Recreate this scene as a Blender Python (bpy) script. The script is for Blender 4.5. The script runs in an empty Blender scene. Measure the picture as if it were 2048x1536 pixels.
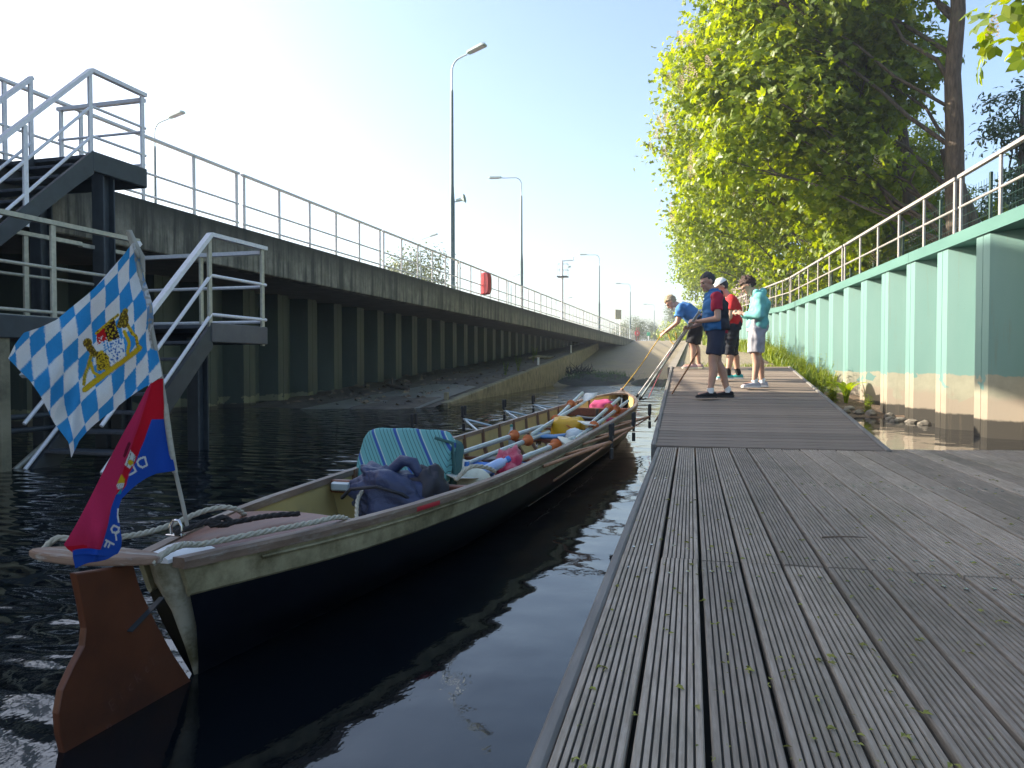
import bpy, bmesh, math, random
import numpy as np
from mathutils import Vector, Matrix, noise

RND = random.Random(11)
RNG = np.random.default_rng(5)
SC = bpy.context.scene
COL = SC.collection
rad = math.radians

# ---------------------------------------------------------------- camera, sky, sun, exposure
CAM_Z, YAW, PIT, FPX = 1.10, rad(13.39), rad(1.4515), 1500.0
cam = bpy.data.cameras.new('camera')
cam.sensor_width = 36.0
cam.lens = 36.0 * FPX / 2048.0
cam.clip_start = 0.05
cam.clip_end = 4000
co = bpy.data.objects.new('camera', cam)
COL.objects.link(co)
co.location = (0, 0, CAM_Z)
co.rotation_euler = (rad(90) - PIT, 0, YAW)
SC.camera = co

SUN_EL, SUN_AZ = rad(25), rad(2)          # height; how far in front of due left
w = bpy.data.worlds.new('World')
SC.world = w
w.use_nodes = True
wn = w.node_tree
bg = wn.nodes['Background']
sky = wn.nodes.new('ShaderNodeTexSky')
sky.sky_type = 'NISHITA'
sky.sun_disc = False
sky.sun_elevation = SUN_EL
sky.sun_rotation = rad(-90) + SUN_AZ
sky.air_density = 1.0
sky.dust_density = 3.0
sky.ozone_density = 1.6
wn.links.new(sky.outputs['Color'], bg.inputs['Color'])
bg.inputs['Strength'].default_value = 0.135

sl = bpy.data.lights.new('sun', 'SUN')
sl.energy = 5.0
sl.angle = rad(0.55)
sl.color = (1.0, 0.90, 0.74)
so = bpy.data.objects.new('sun', sl)
COL.objects.link(so)
sdir = Vector((-math.cos(SUN_EL) * math.cos(SUN_AZ), math.cos(SUN_EL) * math.sin(SUN_AZ), math.sin(SUN_EL)))
so.rotation_euler = sdir.to_track_quat('Z', 'Y').to_euler()
so.location = (-60, 10, 40)

SC.view_settings.view_transform = 'Standard'
SC.view_settings.look = 'None'
SC.view_settings.exposure = 1.50
SC.view_settings.gamma = 1.0
SC.view_settings.use_curve_mapping = False
SC.render.engine = 'CYCLES'
SC.cycles.max_bounces = 8
SC.cycles.transparent_max_bounces = 8
SC.cycles.use_denoising = True
SC.cycles.sample_clamp_indirect = 6.0

# ---------------------------------------------------------------- helpers
def tag(o, label=None, cat=None, group=None, kind=None):
    if label: o['label'] = label
    if cat: o['category'] = cat
    if group: o['group'] = group
    if kind: o['kind'] = kind
    return o

def thing(name, label, cat, loc=(0, 0, 0), rz=0.0, group=None):
    o = bpy.data.objects.new(name, None)
    COL.objects.link(o)
    o.empty_display_size = 0.2
    o.location = loc
    o.rotation_euler = (0, 0, rz)
    return tag(o, label, cat, group)

def link(name, me, m=None, parent=None, loc=None):
    if m is not None and not me.materials:
        for q in (m if isinstance(m, (list, tuple)) else [m]):
            me.materials.append(q)
    o = bpy.data.objects.new(name, me)
    COL.objects.link(o)
    if parent: o.parent = parent
    if loc is not None: o.location = loc
    return o

def copy_tree(o, parent=None):
    c = o.copy()
    COL.objects.link(c)
    if parent: c.parent = parent
    for ch in list(o.children):
        copy_tree(ch, c)
    return c

def V(*a): return Vector(a if len(a) > 1 else a[0])

class MB:
    """collects shapes, then links them as one mesh object"""
    def __init__(s): s.v = []; s.f = []; s.s = []; s.m = []; s.cm = 0
    def add(s, vs, fs, smooth=False):
        b = len(s.v)
        s.v += [tuple(p) for p in vs]
        for f in fs:
            s.f.append([i + b for i in f]); s.s.append(smooth); s.m.append(s.cm)
        return s
    def box(s, c, d, M=None):
        x, y, z = d[0] / 2, d[1] / 2, d[2] / 2
        vs = [V(i * x, j * y, k * z) for i in (-1, 1) for j in (-1, 1) for k in (-1, 1)]
        if M is not None: vs = [M @ p for p in vs]
        vs = [p + V(c) for p in vs]
        return s.add(vs, [(0, 1, 3, 2), (4, 6, 7, 5), (0, 4, 5, 1), (2, 3, 7, 6), (0, 2, 6, 4), (1, 5, 7, 3)])
    def bev(s, c, d, b=.01, M=None):
        """box with chamfered edges"""
        x, y, z = d[0] / 2, d[1] / 2, d[2] / 2
        b = min(b, x * .9, y * .9, z * .9)
        bm = bmesh.new()
        pts = []
        for i in (-1, 1):
            for j in (-1, 1):
                for k in (-1, 1):
                    pts += [V(i * (x - b), j * (y - b), k * z), V(i * (x - b), j * y, k * (z - b)), V(i * x, j * (y - b), k * (z - b))]
        for p in pts: bm.verts.new(p)
        bmesh.ops.convex_hull(bm, input=bm.verts)
        bmesh.ops.dissolve_limit(bm, angle_limit=.02, verts=bm.verts, edges=bm.edges)
        bm.verts.index_update()
        vs = [p.co.copy() for p in bm.verts]
        if M is not None: vs = [M @ p for p in vs]
        s.add([p + V(c) for p in vs], [[q.index for q in f.verts] for f in bm.faces])
        bm.free()
        return s
    def bar(s, p, q, wd, h, up=(0, 0, 1)):
        p, q = V(p), V(q)
        d = (q - p); L = d.length; d.normalize()
        u = V(up); sd = d.cross(u)
        if sd.length < 1e-4: sd = d.cross(V(1, 0, 0))
        sd.normalize(); u = sd.cross(d)
        M = Matrix((sd, d, u)).transposed()
        return s.box((p + q) / 2, (wd, L, h), M)
    def tube(s, pts, r, n=8, caps=True, smooth=True):
        pts = [V(p) for p in pts]
        rs = r if isinstance(r, (list, tuple)) else [r] * len(pts)
        b = []; up = None
        for i, p in enumerate(pts):
            t = (pts[min(i + 1, len(pts) - 1)] - pts[max(i - 1, 0)]).normalized()
            if up is None:
                up = V(0, 0, 1) if abs(t.z) < .9 else V(1, 0, 0)
            x = t.cross(up)
            if x.length < 1e-5: x = t.orthogonal()
            x.normalize(); up = x.cross(t).normalized()
            b.append([p + (x * math.cos(2 * math.pi * k / n) + up * math.sin(2 * math.pi * k / n)) * rs[i] for k in range(n)])
        return s.loft(b, caps, smooth)
    def loft(s, rings, caps=True, smooth=True, close=True):
        n = len(rings[0]); vs = [p for r in rings for p in r]; fs = []
        for i in range(len(rings) - 1):
            for k in range(n if close else n - 1):
                k2 = (k + 1) % n
                fs.append((i * n + k, i * n + k2, (i + 1) * n + k2, (i + 1) * n + k))
        s.add(vs, fs, smooth)
        if caps and close:
            s.add(rings[0], [list(range(n))[::-1]]); s.add(rings[-1], [list(range(n))])
        return s
    def lathe(s, prof, c=(0, 0, 0), n=16, M=None, smooth=True, caps=True):
        rings = []
        for r, z in prof:
            ring = [V(r * math.cos(2 * math.pi * k / n), r * math.sin(2 * math.pi * k / n), z) for k in range(n)]
            if M is not None: ring = [M @ p for p in ring]
            rings.append([p + V(c) for p in ring])
        return s.loft(rings, caps, smooth)
    def prism(s, poly, h0, h1, f=None):
        """poly in 2-D, extruded between h0 and h1; f maps (a, b, h) to a point"""
        f = f or (lambda a, b, h: (a, b, h))
        n = len(poly)
        lo = [V(f(a, b, h0)) for a, b in poly]; hi = [V(f(a, b, h1)) for a, b in poly]
        s.add(lo + hi, [(i, (i + 1) % n, n + (i + 1) % n, n + i) for i in range(n)] + [list(range(n))[::-1], list(range(n, 2 * n))])
        return s
    def ball(s, c, r, n=12, m=8, M=None):
        r = r if isinstance(r, (list, tuple)) else (r, r, r)
        rings = []
        for i in range(m + 1):
            a = -math.pi / 2 + math.pi * i / m
            ca = max(math.cos(a), .02)
            ring = [V(r[0] * ca * math.cos(2 * math.pi * k / n), r[1] * ca * math.sin(2 * math.pi * k / n), r[2] * math.sin(a)) for k in range(n)]
            if M is not None: ring = [M @ p for p in ring]
            rings.append([p + V(c) for p in ring])
        return s.loft(rings)
    def mesh(s, name):
        me = bpy.data.meshes.new(name)
        me.from_pydata(s.v, [], s.f)
        me.polygons.foreach_set('use_smooth', s.s)
        me.polygons.foreach_set('material_index', s.m)
        bm = bmesh.new(); bm.from_mesh(me); bmesh.ops.recalc_face_normals(bm, faces=bm.faces); bm.to_mesh(me); bm.free()
        me.update()
        return me
    def build(s, name, m, parent=None, loc=None):
        return link(name, s.mesh(name), m, parent, loc)

def np_mesh(name, verts, quads, smooth=False):
    me = bpy.data.meshes.new(name)
    n, k = quads.shape
    me.vertices.add(len(verts)); me.vertices.foreach_set('co', np.ascontiguousarray(verts, np.float32).ravel())
    me.loops.add(n * k); me.loops.foreach_set('vertex_index', quads.astype(np.int32).ravel())
    me.polygons.add(n); me.polygons.foreach_set('loop_start', np.arange(0, n * k, k, dtype=np.int32))
    me.polygons.foreach_set('loop_total', np.full(n, k, np.int32))
    if smooth: me.polygons.foreach_set('use_smooth', np.ones(n, bool))
    me.update(calc_edges=True); me.validate()
    return me

def grid_mesh(name, X, Y, Z, smooth=True):
    a, b = X.shape
    v = np.stack([X, Y, Z], -1).reshape(-1, 3)
    i = np.arange(a * b).reshape(a, b)
    q = np.stack([i[:-1, :-1], i[1:, :-1], i[1:, 1:], i[:-1, 1:]], -1).reshape(-1, 4)
    return np_mesh(name, v, q, smooth)

# ---------------------------------------------------------------- materials
def nodes(name):
    m = bpy.data.materials.new(name); m.use_nodes = True
    nt = m.node_tree
    return m, nt, nt.nodes['Principled BSDF'], nt.nodes, nt.links

def tex_noise(nt, scale, detail=4, rough=.6, stretch=None, coord='Object'):
    N, L = nt.nodes, nt.links
    if coord == 'World':
        out = N.new('ShaderNodeNewGeometry').outputs['Position']
    else:
        out = N.new('ShaderNodeTexCoord').outputs[coord]
    if stretch:
        mp = N.new('ShaderNodeMapping'); mp.inputs['Scale'].default_value = stretch
        L.new(out, mp.inputs['Vector']); out = mp.outputs['Vector']
    t = N.new('ShaderNodeTexNoise'); t.inputs['Scale'].default_value = scale
    t.inputs['Detail'].default_value = detail; t.inputs['Roughness'].default_value = rough
    L.new(out, t.inputs['Vector'])
    return t.outputs['Fac']

def ramp(nt, fac, stops):
    r = nt.nodes.new('ShaderNodeValToRGB')
    e = r.color_ramp.elements
    e[0].position, e[0].color = stops[0][0], (*stops[0][1], 1)
    e[1].position, e[1].color = stops[-1][0], (*stops[-1][1], 1)
    for p, c in stops[1:-1]:
        k = e.new(p); k.color = (*c, 1)
    nt.links.new(fac, r.inputs['Fac'])
    return r.outputs['Color']

def mix(nt, fac, a, b, mode='MIX'):
    x = nt.nodes.new('ShaderNodeMix'); x.data_type = 'RGBA'; x.blend_type = mode
    for key, val in ((0, fac), (6, a), (7, b)):
        if isinstance(val, (int, float)): x.inputs[key].default_value = val
        elif isinstance(val, tuple): x.inputs[key].default_value = (*val, 1)
        else: nt.links.new(val, x.inputs[key])
    return x.outputs[2]

def math_n(nt, op, a, b=None, clamp=False):
    x = nt.nodes.new('ShaderNodeMath'); x.operation = op; x.use_clamp = clamp
    for i, val in enumerate((a, b)):
        if val is None: continue
        if isinstance(val, (int, float)): x.inputs[i].default_value = val
        else: nt.links.new(val, x.inputs[i])
    return x.outputs[0]

def bump(nt, bsdf, fac, strength=.3, dist=.01):
    b = nt.nodes.new('ShaderNodeBump'); b.inputs['Strength'].default_value = strength; b.inputs['Distance'].default_value = dist
    nt.links.new(fac, b.inputs['Height']); nt.links.new(b.outputs['Normal'], bsdf.inputs['Normal'])

def mat(name, a, b=None, rough=.6, metal=0., scale=6, stretch=None, bmp=0., bscale=None, detail=4, lo=.3, hi=.7, coord='Object', rand=0., spec=.5, dirt=None, dscale=3., dlo=.55, dhi=.75, sheen=0.):
    m, nt, P, N, L = nodes(name)
    b = b or tuple(c * .8 for c in a)
    n = tex_noise(nt, scale, detail, .6, stretch, coord)
    c = ramp(nt, n, [(lo, a), (hi, b)])
    if dirt:
        d = tex_noise(nt, dscale, 6, .7, stretch, coord)
        dm = ramp(nt, d, [(dlo, (0, 0, 0)), (dhi, (1, 1, 1))])
        c = mix(nt, dm, c, dirt)
    if rand:
        g = N.new('ShaderNodeObjectInfo')
        k = math_n(nt, 'MULTIPLY_ADD', g.outputs['Random'], rand); nt.nodes[-1].inputs[2].default_value = 1 - rand / 2
        hs = N.new('ShaderNodeHueSaturation'); L.new(c, hs.inputs['Color']); L.new(k, hs.inputs['Value']); c = hs.outputs['Color']
    L.new(c, P.inputs['Base Color'])
    P.inputs['Roughness'].default_value = rough; P.inputs['Metallic'].default_value = metal
    P.inputs['Specular IOR Level'].default_value = spec
    if sheen: P.inputs['Sheen Weight'].default_value = sheen
    if bmp:
        bump(nt, P, tex_noise(nt, bscale or scale * 4, 5, .65, stretch, coord), bmp, .03 if bmp >= .5 else .01)
    return m

M = {}
M['galv'] = mat('galvanised_steel', (.78, .76, .76), (.66, .64, .64), rough=.42, metal=.10, scale=25, bmp=.05)
M['galv_old'] = mat('weathered_galvanised_steel', (.50, .47, .37), (.36, .34, .27), rough=.5, metal=.3, scale=18, bmp=.05)
M['galv_r'] = mat('galvanised_rail_steel', (.36, .33, .31), (.28, .26, .25), rough=.5, metal=.3, scale=25, bmp=.05)
M['dark_steel'] = mat('dark_coated_steel', (.045, .055, .06), (.03, .035, .04), rough=.5, scale=6, bmp=.08)
M['tread'] = mat('stair_tread_steel', (.09, .10, .115), (.055, .06, .07), rough=.5, metal=.3, scale=20, bmp=.15)
M['pole_paint'] = mat('lamp_post_grey_green_paint', (.10, .155, .17), (.075, .12, .135), rough=.5, scale=4)
M['lamp_head'] = mat('lamp_head_pale_green', (.42, .52, .50), (.36, .45, .44), rough=.5, scale=5)
M['lamp_glass'] = mat('lamp_cover_plastic', (.42, .40, .43), (.34, .32, .36), rough=.25, scale=9)
M['white'] = mat('white_paint', (.78, .78, .76), (.68, .68, .66), rough=.5, scale=14, dirt=(.45, .42, .36), dscale=6, dlo=.6)
M['red_box'] = mat('red_plastic', (.55, .035, .05), (.42, .03, .04), rough=.4, scale=4)
M['red_sign'] = mat('red_sign_paint', (.7, .02, .02), rough=.4)
M['green_sign'] = mat('green_sign_paint', (.02, .35, .16), rough=.4)
M['beige'] = mat('beige_plastic', (.45, .40, .28), rough=.5)
M['gate_red'] = mat('red_brown_paint', (.30, .10, .08), rough=.5)

def concrete_streaked():
    m, nt, P, N, L = nodes('streaked_old_concrete')
    a = tex_noise(nt, 3.0, 8, .7)
    base = ramp(nt, a, [(.3, (.13, .118, .09)), (.55, (.24, .22, .17)), (.75, (.35, .325, .26))])
    st = tex_noise(nt, 1.0, 6, .75, (3.2, 3.2, .22))
    sm = ramp(nt, st, [(.42, (1, 1, 1)), (.56, (.0, .0, .0))])
    c = mix(nt, math_n(nt, 'MULTIPLY', sm, .85), base, (.03, .03, .024))
    # a dark, mossy upper edge
    z = N.new('ShaderNodeSeparateXYZ'); L.new(N.new('ShaderNodeTexCoord').outputs['Object'], z.inputs[0])
    zz = math_n(nt, 'ADD', z.outputs['Z'], math_n(nt, 'MULTIPLY', math_n(nt, 'SUBTRACT', st, .5), .9))
    top = ramp(nt, math_n(nt, 'SUBTRACT', zz, 3.0), [(.38, (0, 0, 0)), (.85, (1, 1, 1))])
    c = mix(nt, math_n(nt, 'MULTIPLY', top, .85), c, (.022, .022, .018))
    L.new(c, P.inputs['Base Color']); P.inputs['Roughness'].default_value = .9
    bump(nt, P, tex_noise(nt, 30, 6, .7), .35, .01)
    return m
M['concrete'] = concrete_streaked()
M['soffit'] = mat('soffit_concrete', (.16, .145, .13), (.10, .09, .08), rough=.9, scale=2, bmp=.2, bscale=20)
M['sill'] = mat('mossy_yellowish_concrete', (.30, .26, .165), (.17, .15, .09), rough=.9, scale=2.5, bmp=.3, bscale=25, dirt=(.07, .065, .04), dscale=2.2, dlo=.5)
M['kerb'] = mat('kerb_concrete', (.30, .26, .21), (.20, .18, .15), rough=.9, scale=3, bmp=.25, bscale=20)

def pile_paint(name, paint, paint2, worn, tops, tide, wetz, wet=(.035, .03, .022), pink=None):
    m, nt, P, N, L = nodes(name)
    z = N.new('ShaderNodeSeparateXYZ'); L.new(N.new('ShaderNodeNewGeometry').outputs['Position'], z.inputs[0])
    n1 = tex_noise(nt, 4.5, 6, .65, coord='World'); n2 = tex_noise(nt, 1.2, 4, .6, (1, 1, .25), 'World')
    c = ramp(nt, n2, [(.3, paint), (.7, paint2)])
    n4 = tex_noise(nt, 2.2, 3, .5, coord='World')
    zz = math_n(nt, 'ADD', z.outputs['Z'], math_n(nt, 'ADD', math_n(nt, 'MULTIPLY', math_n(nt, 'SUBTRACT', n1, .5), .20),
                math_n(nt, 'MULTIPLY', ramp(nt, n4, [(.57, (0, 0, 0)), (.60, (1, 1, 1))]), .22)))
    mask = ramp(nt, math_n(nt, 'SUBTRACT', tops + .5, zz), [(.49, (0, 0, 0)), (.505, (1, 1, 1))])
    wn_ = ramp(nt, n1, [(.35, worn), (.7, tuple(q * .8 for q in worn))])
    c = mix(nt, mask, c, wn_)
    if pink:
        c = mix(nt, ramp(nt, math_n(nt, 'SUBTRACT', tide + .5, zz), [(.47, (0, 0, 0)), (.56, (1, 1, 1))]), c, pink)
    n3 = tex_noise(nt, 9, 5, .7, coord='World')
    z3 = math_n(nt, 'ADD', z.outputs['Z'], math_n(nt, 'MULTIPLY', math_n(nt, 'SUBTRACT', n3, .5), .07))
    c = mix(nt, ramp(nt, math_n(nt, 'SUBTRACT', wetz + .5, z3), [(.485, (0, 0, 0)), (.515, (1, 1, 1))]), c, wet)
    rs = tex_noise(nt, 1., 5, .75, (7, 7, .45), 'World')
    c = mix(nt, ramp(nt, rs, [(.60, (0, 0, 0)), (.74, (.40, .40, .40))]), c, (.15, .12, .075))
    ch = tex_noise(nt, 13, 3, .6, coord='World')
    c = mix(nt, ramp(nt, ch, [(.735, (0, 0, 0)), (.75, (.8, .8, .8))]), c, (.13, .085, .05))
    L.new(c, P.inputs['Base Color']); P.inputs['Roughness'].default_value = .55
    bump(nt, P, tex_noise(nt, 24, 5, .7, coord='World'), .18, .01)
    return m
M['mint'] = pile_paint('mint_green_pile_paint', (.105, .215, .195), (.132, .242, .218), (.29, .28, .205), .93, .62, .27, pink=(.27, .225, .17))
M['mint_beam'] = mat('mint_green_beam_paint', (.08, .182, .152), (.06, .145, .122), rough=.5, scale=1.5, stretch=(1, .3, 1), bmp=.08)
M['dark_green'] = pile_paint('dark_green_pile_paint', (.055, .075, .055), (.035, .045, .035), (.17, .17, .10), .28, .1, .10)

def wood_deck():
    m, nt, P, N, L = nodes('weathered_grey_decking')
    g = tex_noise(nt, 9.0, 8, .7, (9, .55, 9))
    c = ramp(nt, g, [(.25, (.17, .135, .10)), (.5, (.335, .277, .215)), (.75, (.48, .41, .335))])
    b = tex_noise(nt, 1.5, 6, .7, (1.6, .8, 1), 'World')
    c = mix(nt, ramp(nt, b, [(.45, (0, 0, 0)), (.70, (.55, .55, .55))]), c, (.15, .135, .09))
    b2 = tex_noise(nt, 14, 5, .7, (1, .5, 1), 'World')
    c = mix(nt, ramp(nt, b2, [(.60, (0, 0, 0)), (.70, (.28, .28, .28))]), c, (.44, .40, .34))
    oi = N.new('ShaderNodeObjectInfo')
    k = math_n(nt, 'MULTIPLY_ADD', oi.outputs['Random'], .45); k.node.inputs[2].default_value = .78
    hs = N.new('ShaderNodeHueSaturation'); L.new(c, hs.inputs['Color']); L.new(k, hs.inputs['Value'])
    L.new(hs.outputs['Color'], P.inputs['Base Color']); P.inputs['Roughness'].default_value = .82
    bump(nt, P, tex_noise(nt, 24, 8, .7, (9, .5, 9)), .45, .006)
    return m
M['deck'] = wood_deck()
M['gang'] = mat('gangway_planks_brown', (.27, .215, .165), (.16, .125, .095), rough=.85, scale=6, stretch=(.5, 8, 8), bmp=.4, bscale=20, rand=.35)
M['groove'] = mat('groove_grime', (.04, .038, .03), rough=.95)
M['wood_edge'] = mat('edge_board_wood', (.23, .215, .19), (.14, .13, .115), rough=.8, scale=5, stretch=(6, .5, 6), bmp=.3)
M['mahogany'] = mat('varnished_mahogany', (.20, .062, .028), (.12, .036, .017), rough=.42, scale=3, stretch=(8, .6, 8), bmp=.05)
M['gunwale'] = mat('worn_gunwale_wood', (.26, .18, .125), (.12, .075, .05), rough=.5, scale=3, stretch=(6, .6, 6), bmp=.15, dirt=(.33, .30, .25), dscale=5, dlo=.5)
M['yoke_wood'] = mat('weathered_yoke_wood', (.30, .19, .125), (.16, .10, .07), rough=.7, scale=4, stretch=(.7, 6, 6), bmp=.25, dirt=(.40, .37, .32), dscale=4, dlo=.5, dhi=.62)
M['rudder'] = mat('red_brown_rudder_varnish', (.15, .046, .018), (.085, .026, .011), rough=.45, scale=5, bmp=.08, dirt=(.055, .02, .012), dscale=3)
M['cream'] = mat('cream_boat_inside', (.55, .43, .17), (.46, .355, .14), rough=.45, scale=3, bmp=.04, dirt=(.33, .27, .14), dscale=4, dlo=.58, dhi=.8)
M['strake'] = mat('dirty_cream_strake', (.46, .40, .24), (.28, .25, .14), rough=.55, scale=6, bmp=.12, dirt=(.10, .082, .035), dscale=7, dlo=.40, dhi=.72)
M['stempost'] = mat('dirty_white_stern_post', (.50, .46, .35), (.34, .31, .21), rough=.55, scale=6, dirt=(.13, .11, .05), dscale=6, dlo=.40, dhi=.62, bmp=.15)
M['hull'] = mat('navy_black_hull', (.004, .005, .010), (.003, .004, .007), rough=.35, scale=5, spec=.25)
M['rib'] = mat('brown_boat_rib', (.17, .075, .03), (.10, .045, .02), rough=.4, scale=6, stretch=(6, 6, .6))
M['alu'] = mat('grey_blue_aluminium', (.48, .55, .57), (.38, .45, .47), rough=.3, metal=.25, scale=12)
M['collar'] = mat('orange_oar_collar', (.62, .16, .03), (.46, .11, .02), rough=.5, scale=14)
M['blade'] = mat('white_oar_blade', (.70, .69, .62), (.60, .58, .50), rough=.45, scale=5)
M['grip'] = mat('pale_oar_grip', (.55, .62, .55), (.45, .50, .45), rough=.6, scale=20)
M['rope'] = mat('cream_rope', (.50, .47, .37), (.36, .33, .25), rough=.85, scale=60, bmp=.3)
M['rope_yellow'] = mat('yellow_rope', (.62, .40, .06), (.45, .28, .05), rough=.8, scale=60)
M['black'] = mat('black_rubber', (.012, .012, .014), (.02, .02, .022), rough=.5, scale=20)
M['black_rope'] = mat('black_rope_fibre', (.012, .010, .010), (.03, .025, .022), rough=.8, scale=60, bmp=.4)
M['chrome'] = mat('steel_shackle', (.6, .6, .6), rough=.2, metal=1.)
M['navy_bag'] = mat('navy_nylon', (.036, .050, .115), (.022, .030, .075), rough=.5, scale=4, bmp=.55, bscale=9)
M['dark_bag'] = mat('charcoal_nylon', (.018, .018, .026), rough=.6, scale=5, bmp=.1)
M['yellow_bag'] = mat('yellow_dry_bag', (.70, .40, .012), (.58, .32, .01), rough=.4, scale=4, bmp=.08)
M['clear_bag'] = mat('pale_plastic_bag', (.52, .58, .58), (.38, .44, .45), rough=.25, scale=6, bmp=.1)
M['red_cloth'] = mat('crimson_towel', (.42, .018, .065), (.34, .014, .05), rough=.9, scale=40, bmp=.25, bscale=160, sheen=.3)
M['blue_cloth'] = mat('blue_fleece', (.07, .20, .55), (.05, .15, .42), rough=.85, scale=12, bmp=.15)
M['seat_blue'] = mat('blue_seat_pad', (.10, .23, .42), (.08, .19, .36), rough=.6, scale=12)
M['seat_dark'] = mat('dark_seat_wood', (.035, .022, .018), rough=.4, scale=12)
M['pink_cloth'] = mat('pink_fabric', (.50, .05, .17), (.35, .035, .12), rough=.8, scale=12)
M['fender'] = mat('cream_fender', (.66, .65, .50), (.56, .55, .42), rough=.5, scale=5, dirt=(.40, .38, .28), dscale=5)
M['bottle'] = mat('blue_bottle', (.45, .58, .80), (.30, .42, .68), rough=.2, scale=9)
M['teal_thing'] = mat('green_plastic', (.03, .25, .20), rough=.4)
M['pole_wood'] = mat('boat_hook_wood', (.38, .20, .10), (.28, .14, .07), rough=.5, scale=6, stretch=(8, 8, .6))
M['flagstick'] = mat('grey_flag_stick', (.42, .40, .33), (.30, .28, .23), rough=.7, scale=14, stretch=(3, 3, .5), bmp=.2)
M['bark'] = mat('chestnut_bark', (.14, .105, .078), (.045, .034, .025), rough=.95, scale=7, stretch=(2.5, 2.5, .5), bmp=1., bscale=16, dirt=(.10, .11, .06), dscale=1.4)
M['bark_far'] = mat('grey_bark', (.12, .10, .08), (.07, .06, .05), rough=.95, scale=5)
M['soil'] = mat('leaf_litter_soil', (.12, .075, .045), (.055, .038, .025), rough=.95, scale=5, bmp=.8, bscale=40, dirt=(.20, .13, .08), dscale=12, dlo=.5, dhi=.6)
M['stone'] = mat('pale_rubble_stone', (.20, .175, .14), (.10, .088, .07), rough=.9, scale=5, bmp=.4, rand=.5)
M['moss'] = mat('dark_mossy_mud', (.030, .024, .018), (.016, .013, .010), rough=.8, scale=4, bmp=.8, bscale=22, dirt=(.03, .05, .014), dscale=2.0, dlo=.5, dhi=.62)
M['driftwood'] = mat('driftwood', (.16, .12, .085), (.09, .07, .05), rough=.9, scale=6, bmp=.3)
M['quay'] = mat('quay_paving', (.24, .23, .21), (.17, .165, .15), rough=.9, scale=3, bmp=.2)
M['field'] = mat('dry_grass_ground', (.11, .115, .045), (.075, .085, .03), rough=.95, scale=4, bmp=.5, bscale=30)
M['litter'] = mat('fallen_blossom', (.30, .31, .06), (.18, .17, .04), rough=.8, scale=50)
M['brick'] = mat('red_brick', (.26, .10, .06), (.20, .075, .045), rough=.85, scale=5, bmp=.2, rand=.3)
M['roof'] = mat('grey_roof_felt', (.10, .10, .10), rough=.9)
M['window_glass'] = mat('dark_window_glass', (.03, .035, .04), rough=.05)

def slip_paving():
    m, nt, P, N, L = nodes('slipway_stone_paving')
    tc = N.new('ShaderNodeTexCoord')
    br = N.new('ShaderNodeTexBrick')
    br.inputs['Scale'].default_value = 1.6; br.inputs['Mortar Size'].default_value = .022
    br.inputs['Color1'].default_value = (.30, .245, .17, 1); br.inputs['Color2'].default_value = (.22, .18, .13, 1); br.inputs['Mortar'].default_value = (.11, .10, .06, 1)
    L.new(tc.outputs['Object'], br.inputs['Vector'])
    n = tex_noise(nt, .5, 5, .65)
    c = mix(nt, ramp(nt, n, [(.45, (0, 0, 0)), (.75, (.6, .6, .6))]), br.outputs['Color'], (.27, .23, .10))
    L.new(c, P.inputs['Base Color']); P.inputs['Roughness'].default_value = .9
    bump(nt, P, br.outputs['Fac'], -.4, .02)
    return m
M['paving'] = slip_paving()
M['shore'] = mat('gravelly_bank', (.15, .125, .10), (.075, .062, .05), rough=.95, scale=2.5, bmp=.7, bscale=30, dirt=(.16, .145, .12), dscale=1.2)
M['apron'] = mat('wet_concrete_apron', (.24, .23, .19), (.13, .125, .10), rough=.45, scale=2, bmp=.15)

def leaf_mat(name, cols, trans=.45, gloss=.05):
    m = bpy.data.materials.new(name); m.use_nodes = True
    nt = m.node_tree; N, L = nt.nodes, nt.links
    N.clear()
    out = N.new('ShaderNodeOutputMaterial')
    g = N.new('ShaderNodeNewGeometry')
    c = ramp(nt, g.outputs['Random Per Island'], [(i / (len(cols) - 1), q) for i, q in enumerate(cols)])
    n = tex_noise(nt, .35, 3, .6)
    c2 = mix(nt, ramp(nt, n, [(.35, (0, 0, 0)), (.7, (.5, .5, .5))]), c, tuple(q * .62 for q in cols[0]))
    d = N.new('ShaderNodeBsdfDiffuse'); L.new(c2, d.inputs['Color'])
    t = N.new('ShaderNodeBsdfTranslucent')
    hs = N.new('ShaderNodeHueSaturation'); hs.inputs['Hue'].default_value = .475; hs.inputs['Saturation'].default_value = 1.2; hs.inputs['Value'].default_value = 1.3
    L.new(c2, hs.inputs['Color']); L.new(hs.outputs['Color'], t.inputs['Color'])
    mx = N.new('ShaderNodeMixShader'); mx.inputs[0].default_value = trans
    L.new(d.outputs[0], mx.inputs[1]); L.new(t.outputs[0], mx.inputs[2])
    gl = N.new('ShaderNodeBsdfGlossy'); gl.inputs['Roughness'].default_value = .5; gl.inputs['Color'].default_value = (1, 1, 1, 1)
    fr = N.new('ShaderNodeFresnel'); fr.inputs['IOR'].default_value = 1.35
    m2 = N.new('ShaderNodeMixShader'); L.new(math_n(nt, 'MULTIPLY', fr.outputs[0], gloss), m2.inputs[0])
    L.new(mx.outputs[0], m2.inputs[1]); L.new(gl.outputs[0], m2.inputs[2])
    L.new(m2.outputs[0], out.inputs['Surface'])
    return m
M['leaf'] = leaf_mat('chestnut_leaf', [(.12, .195, .016), (.19, .285, .024), (.28, .35, .05)], .64)
M['leaf2'] = leaf_mat('fresh_maple_leaf', [(.080, .115, .020), (.12, .165, .028), (.17, .20, .035)], .45)
M['leaf_dark'] = leaf_mat('dark_evergreen_leaf', [(.07, .12, .06), (.10, .165, .08), (.14, .20, .11)], .35)
M['leaf_far'] = leaf_mat('distant_foliage', [(.06, .085, .03), (.09, .12, .04), (.12, .15, .05)], .4)
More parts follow.
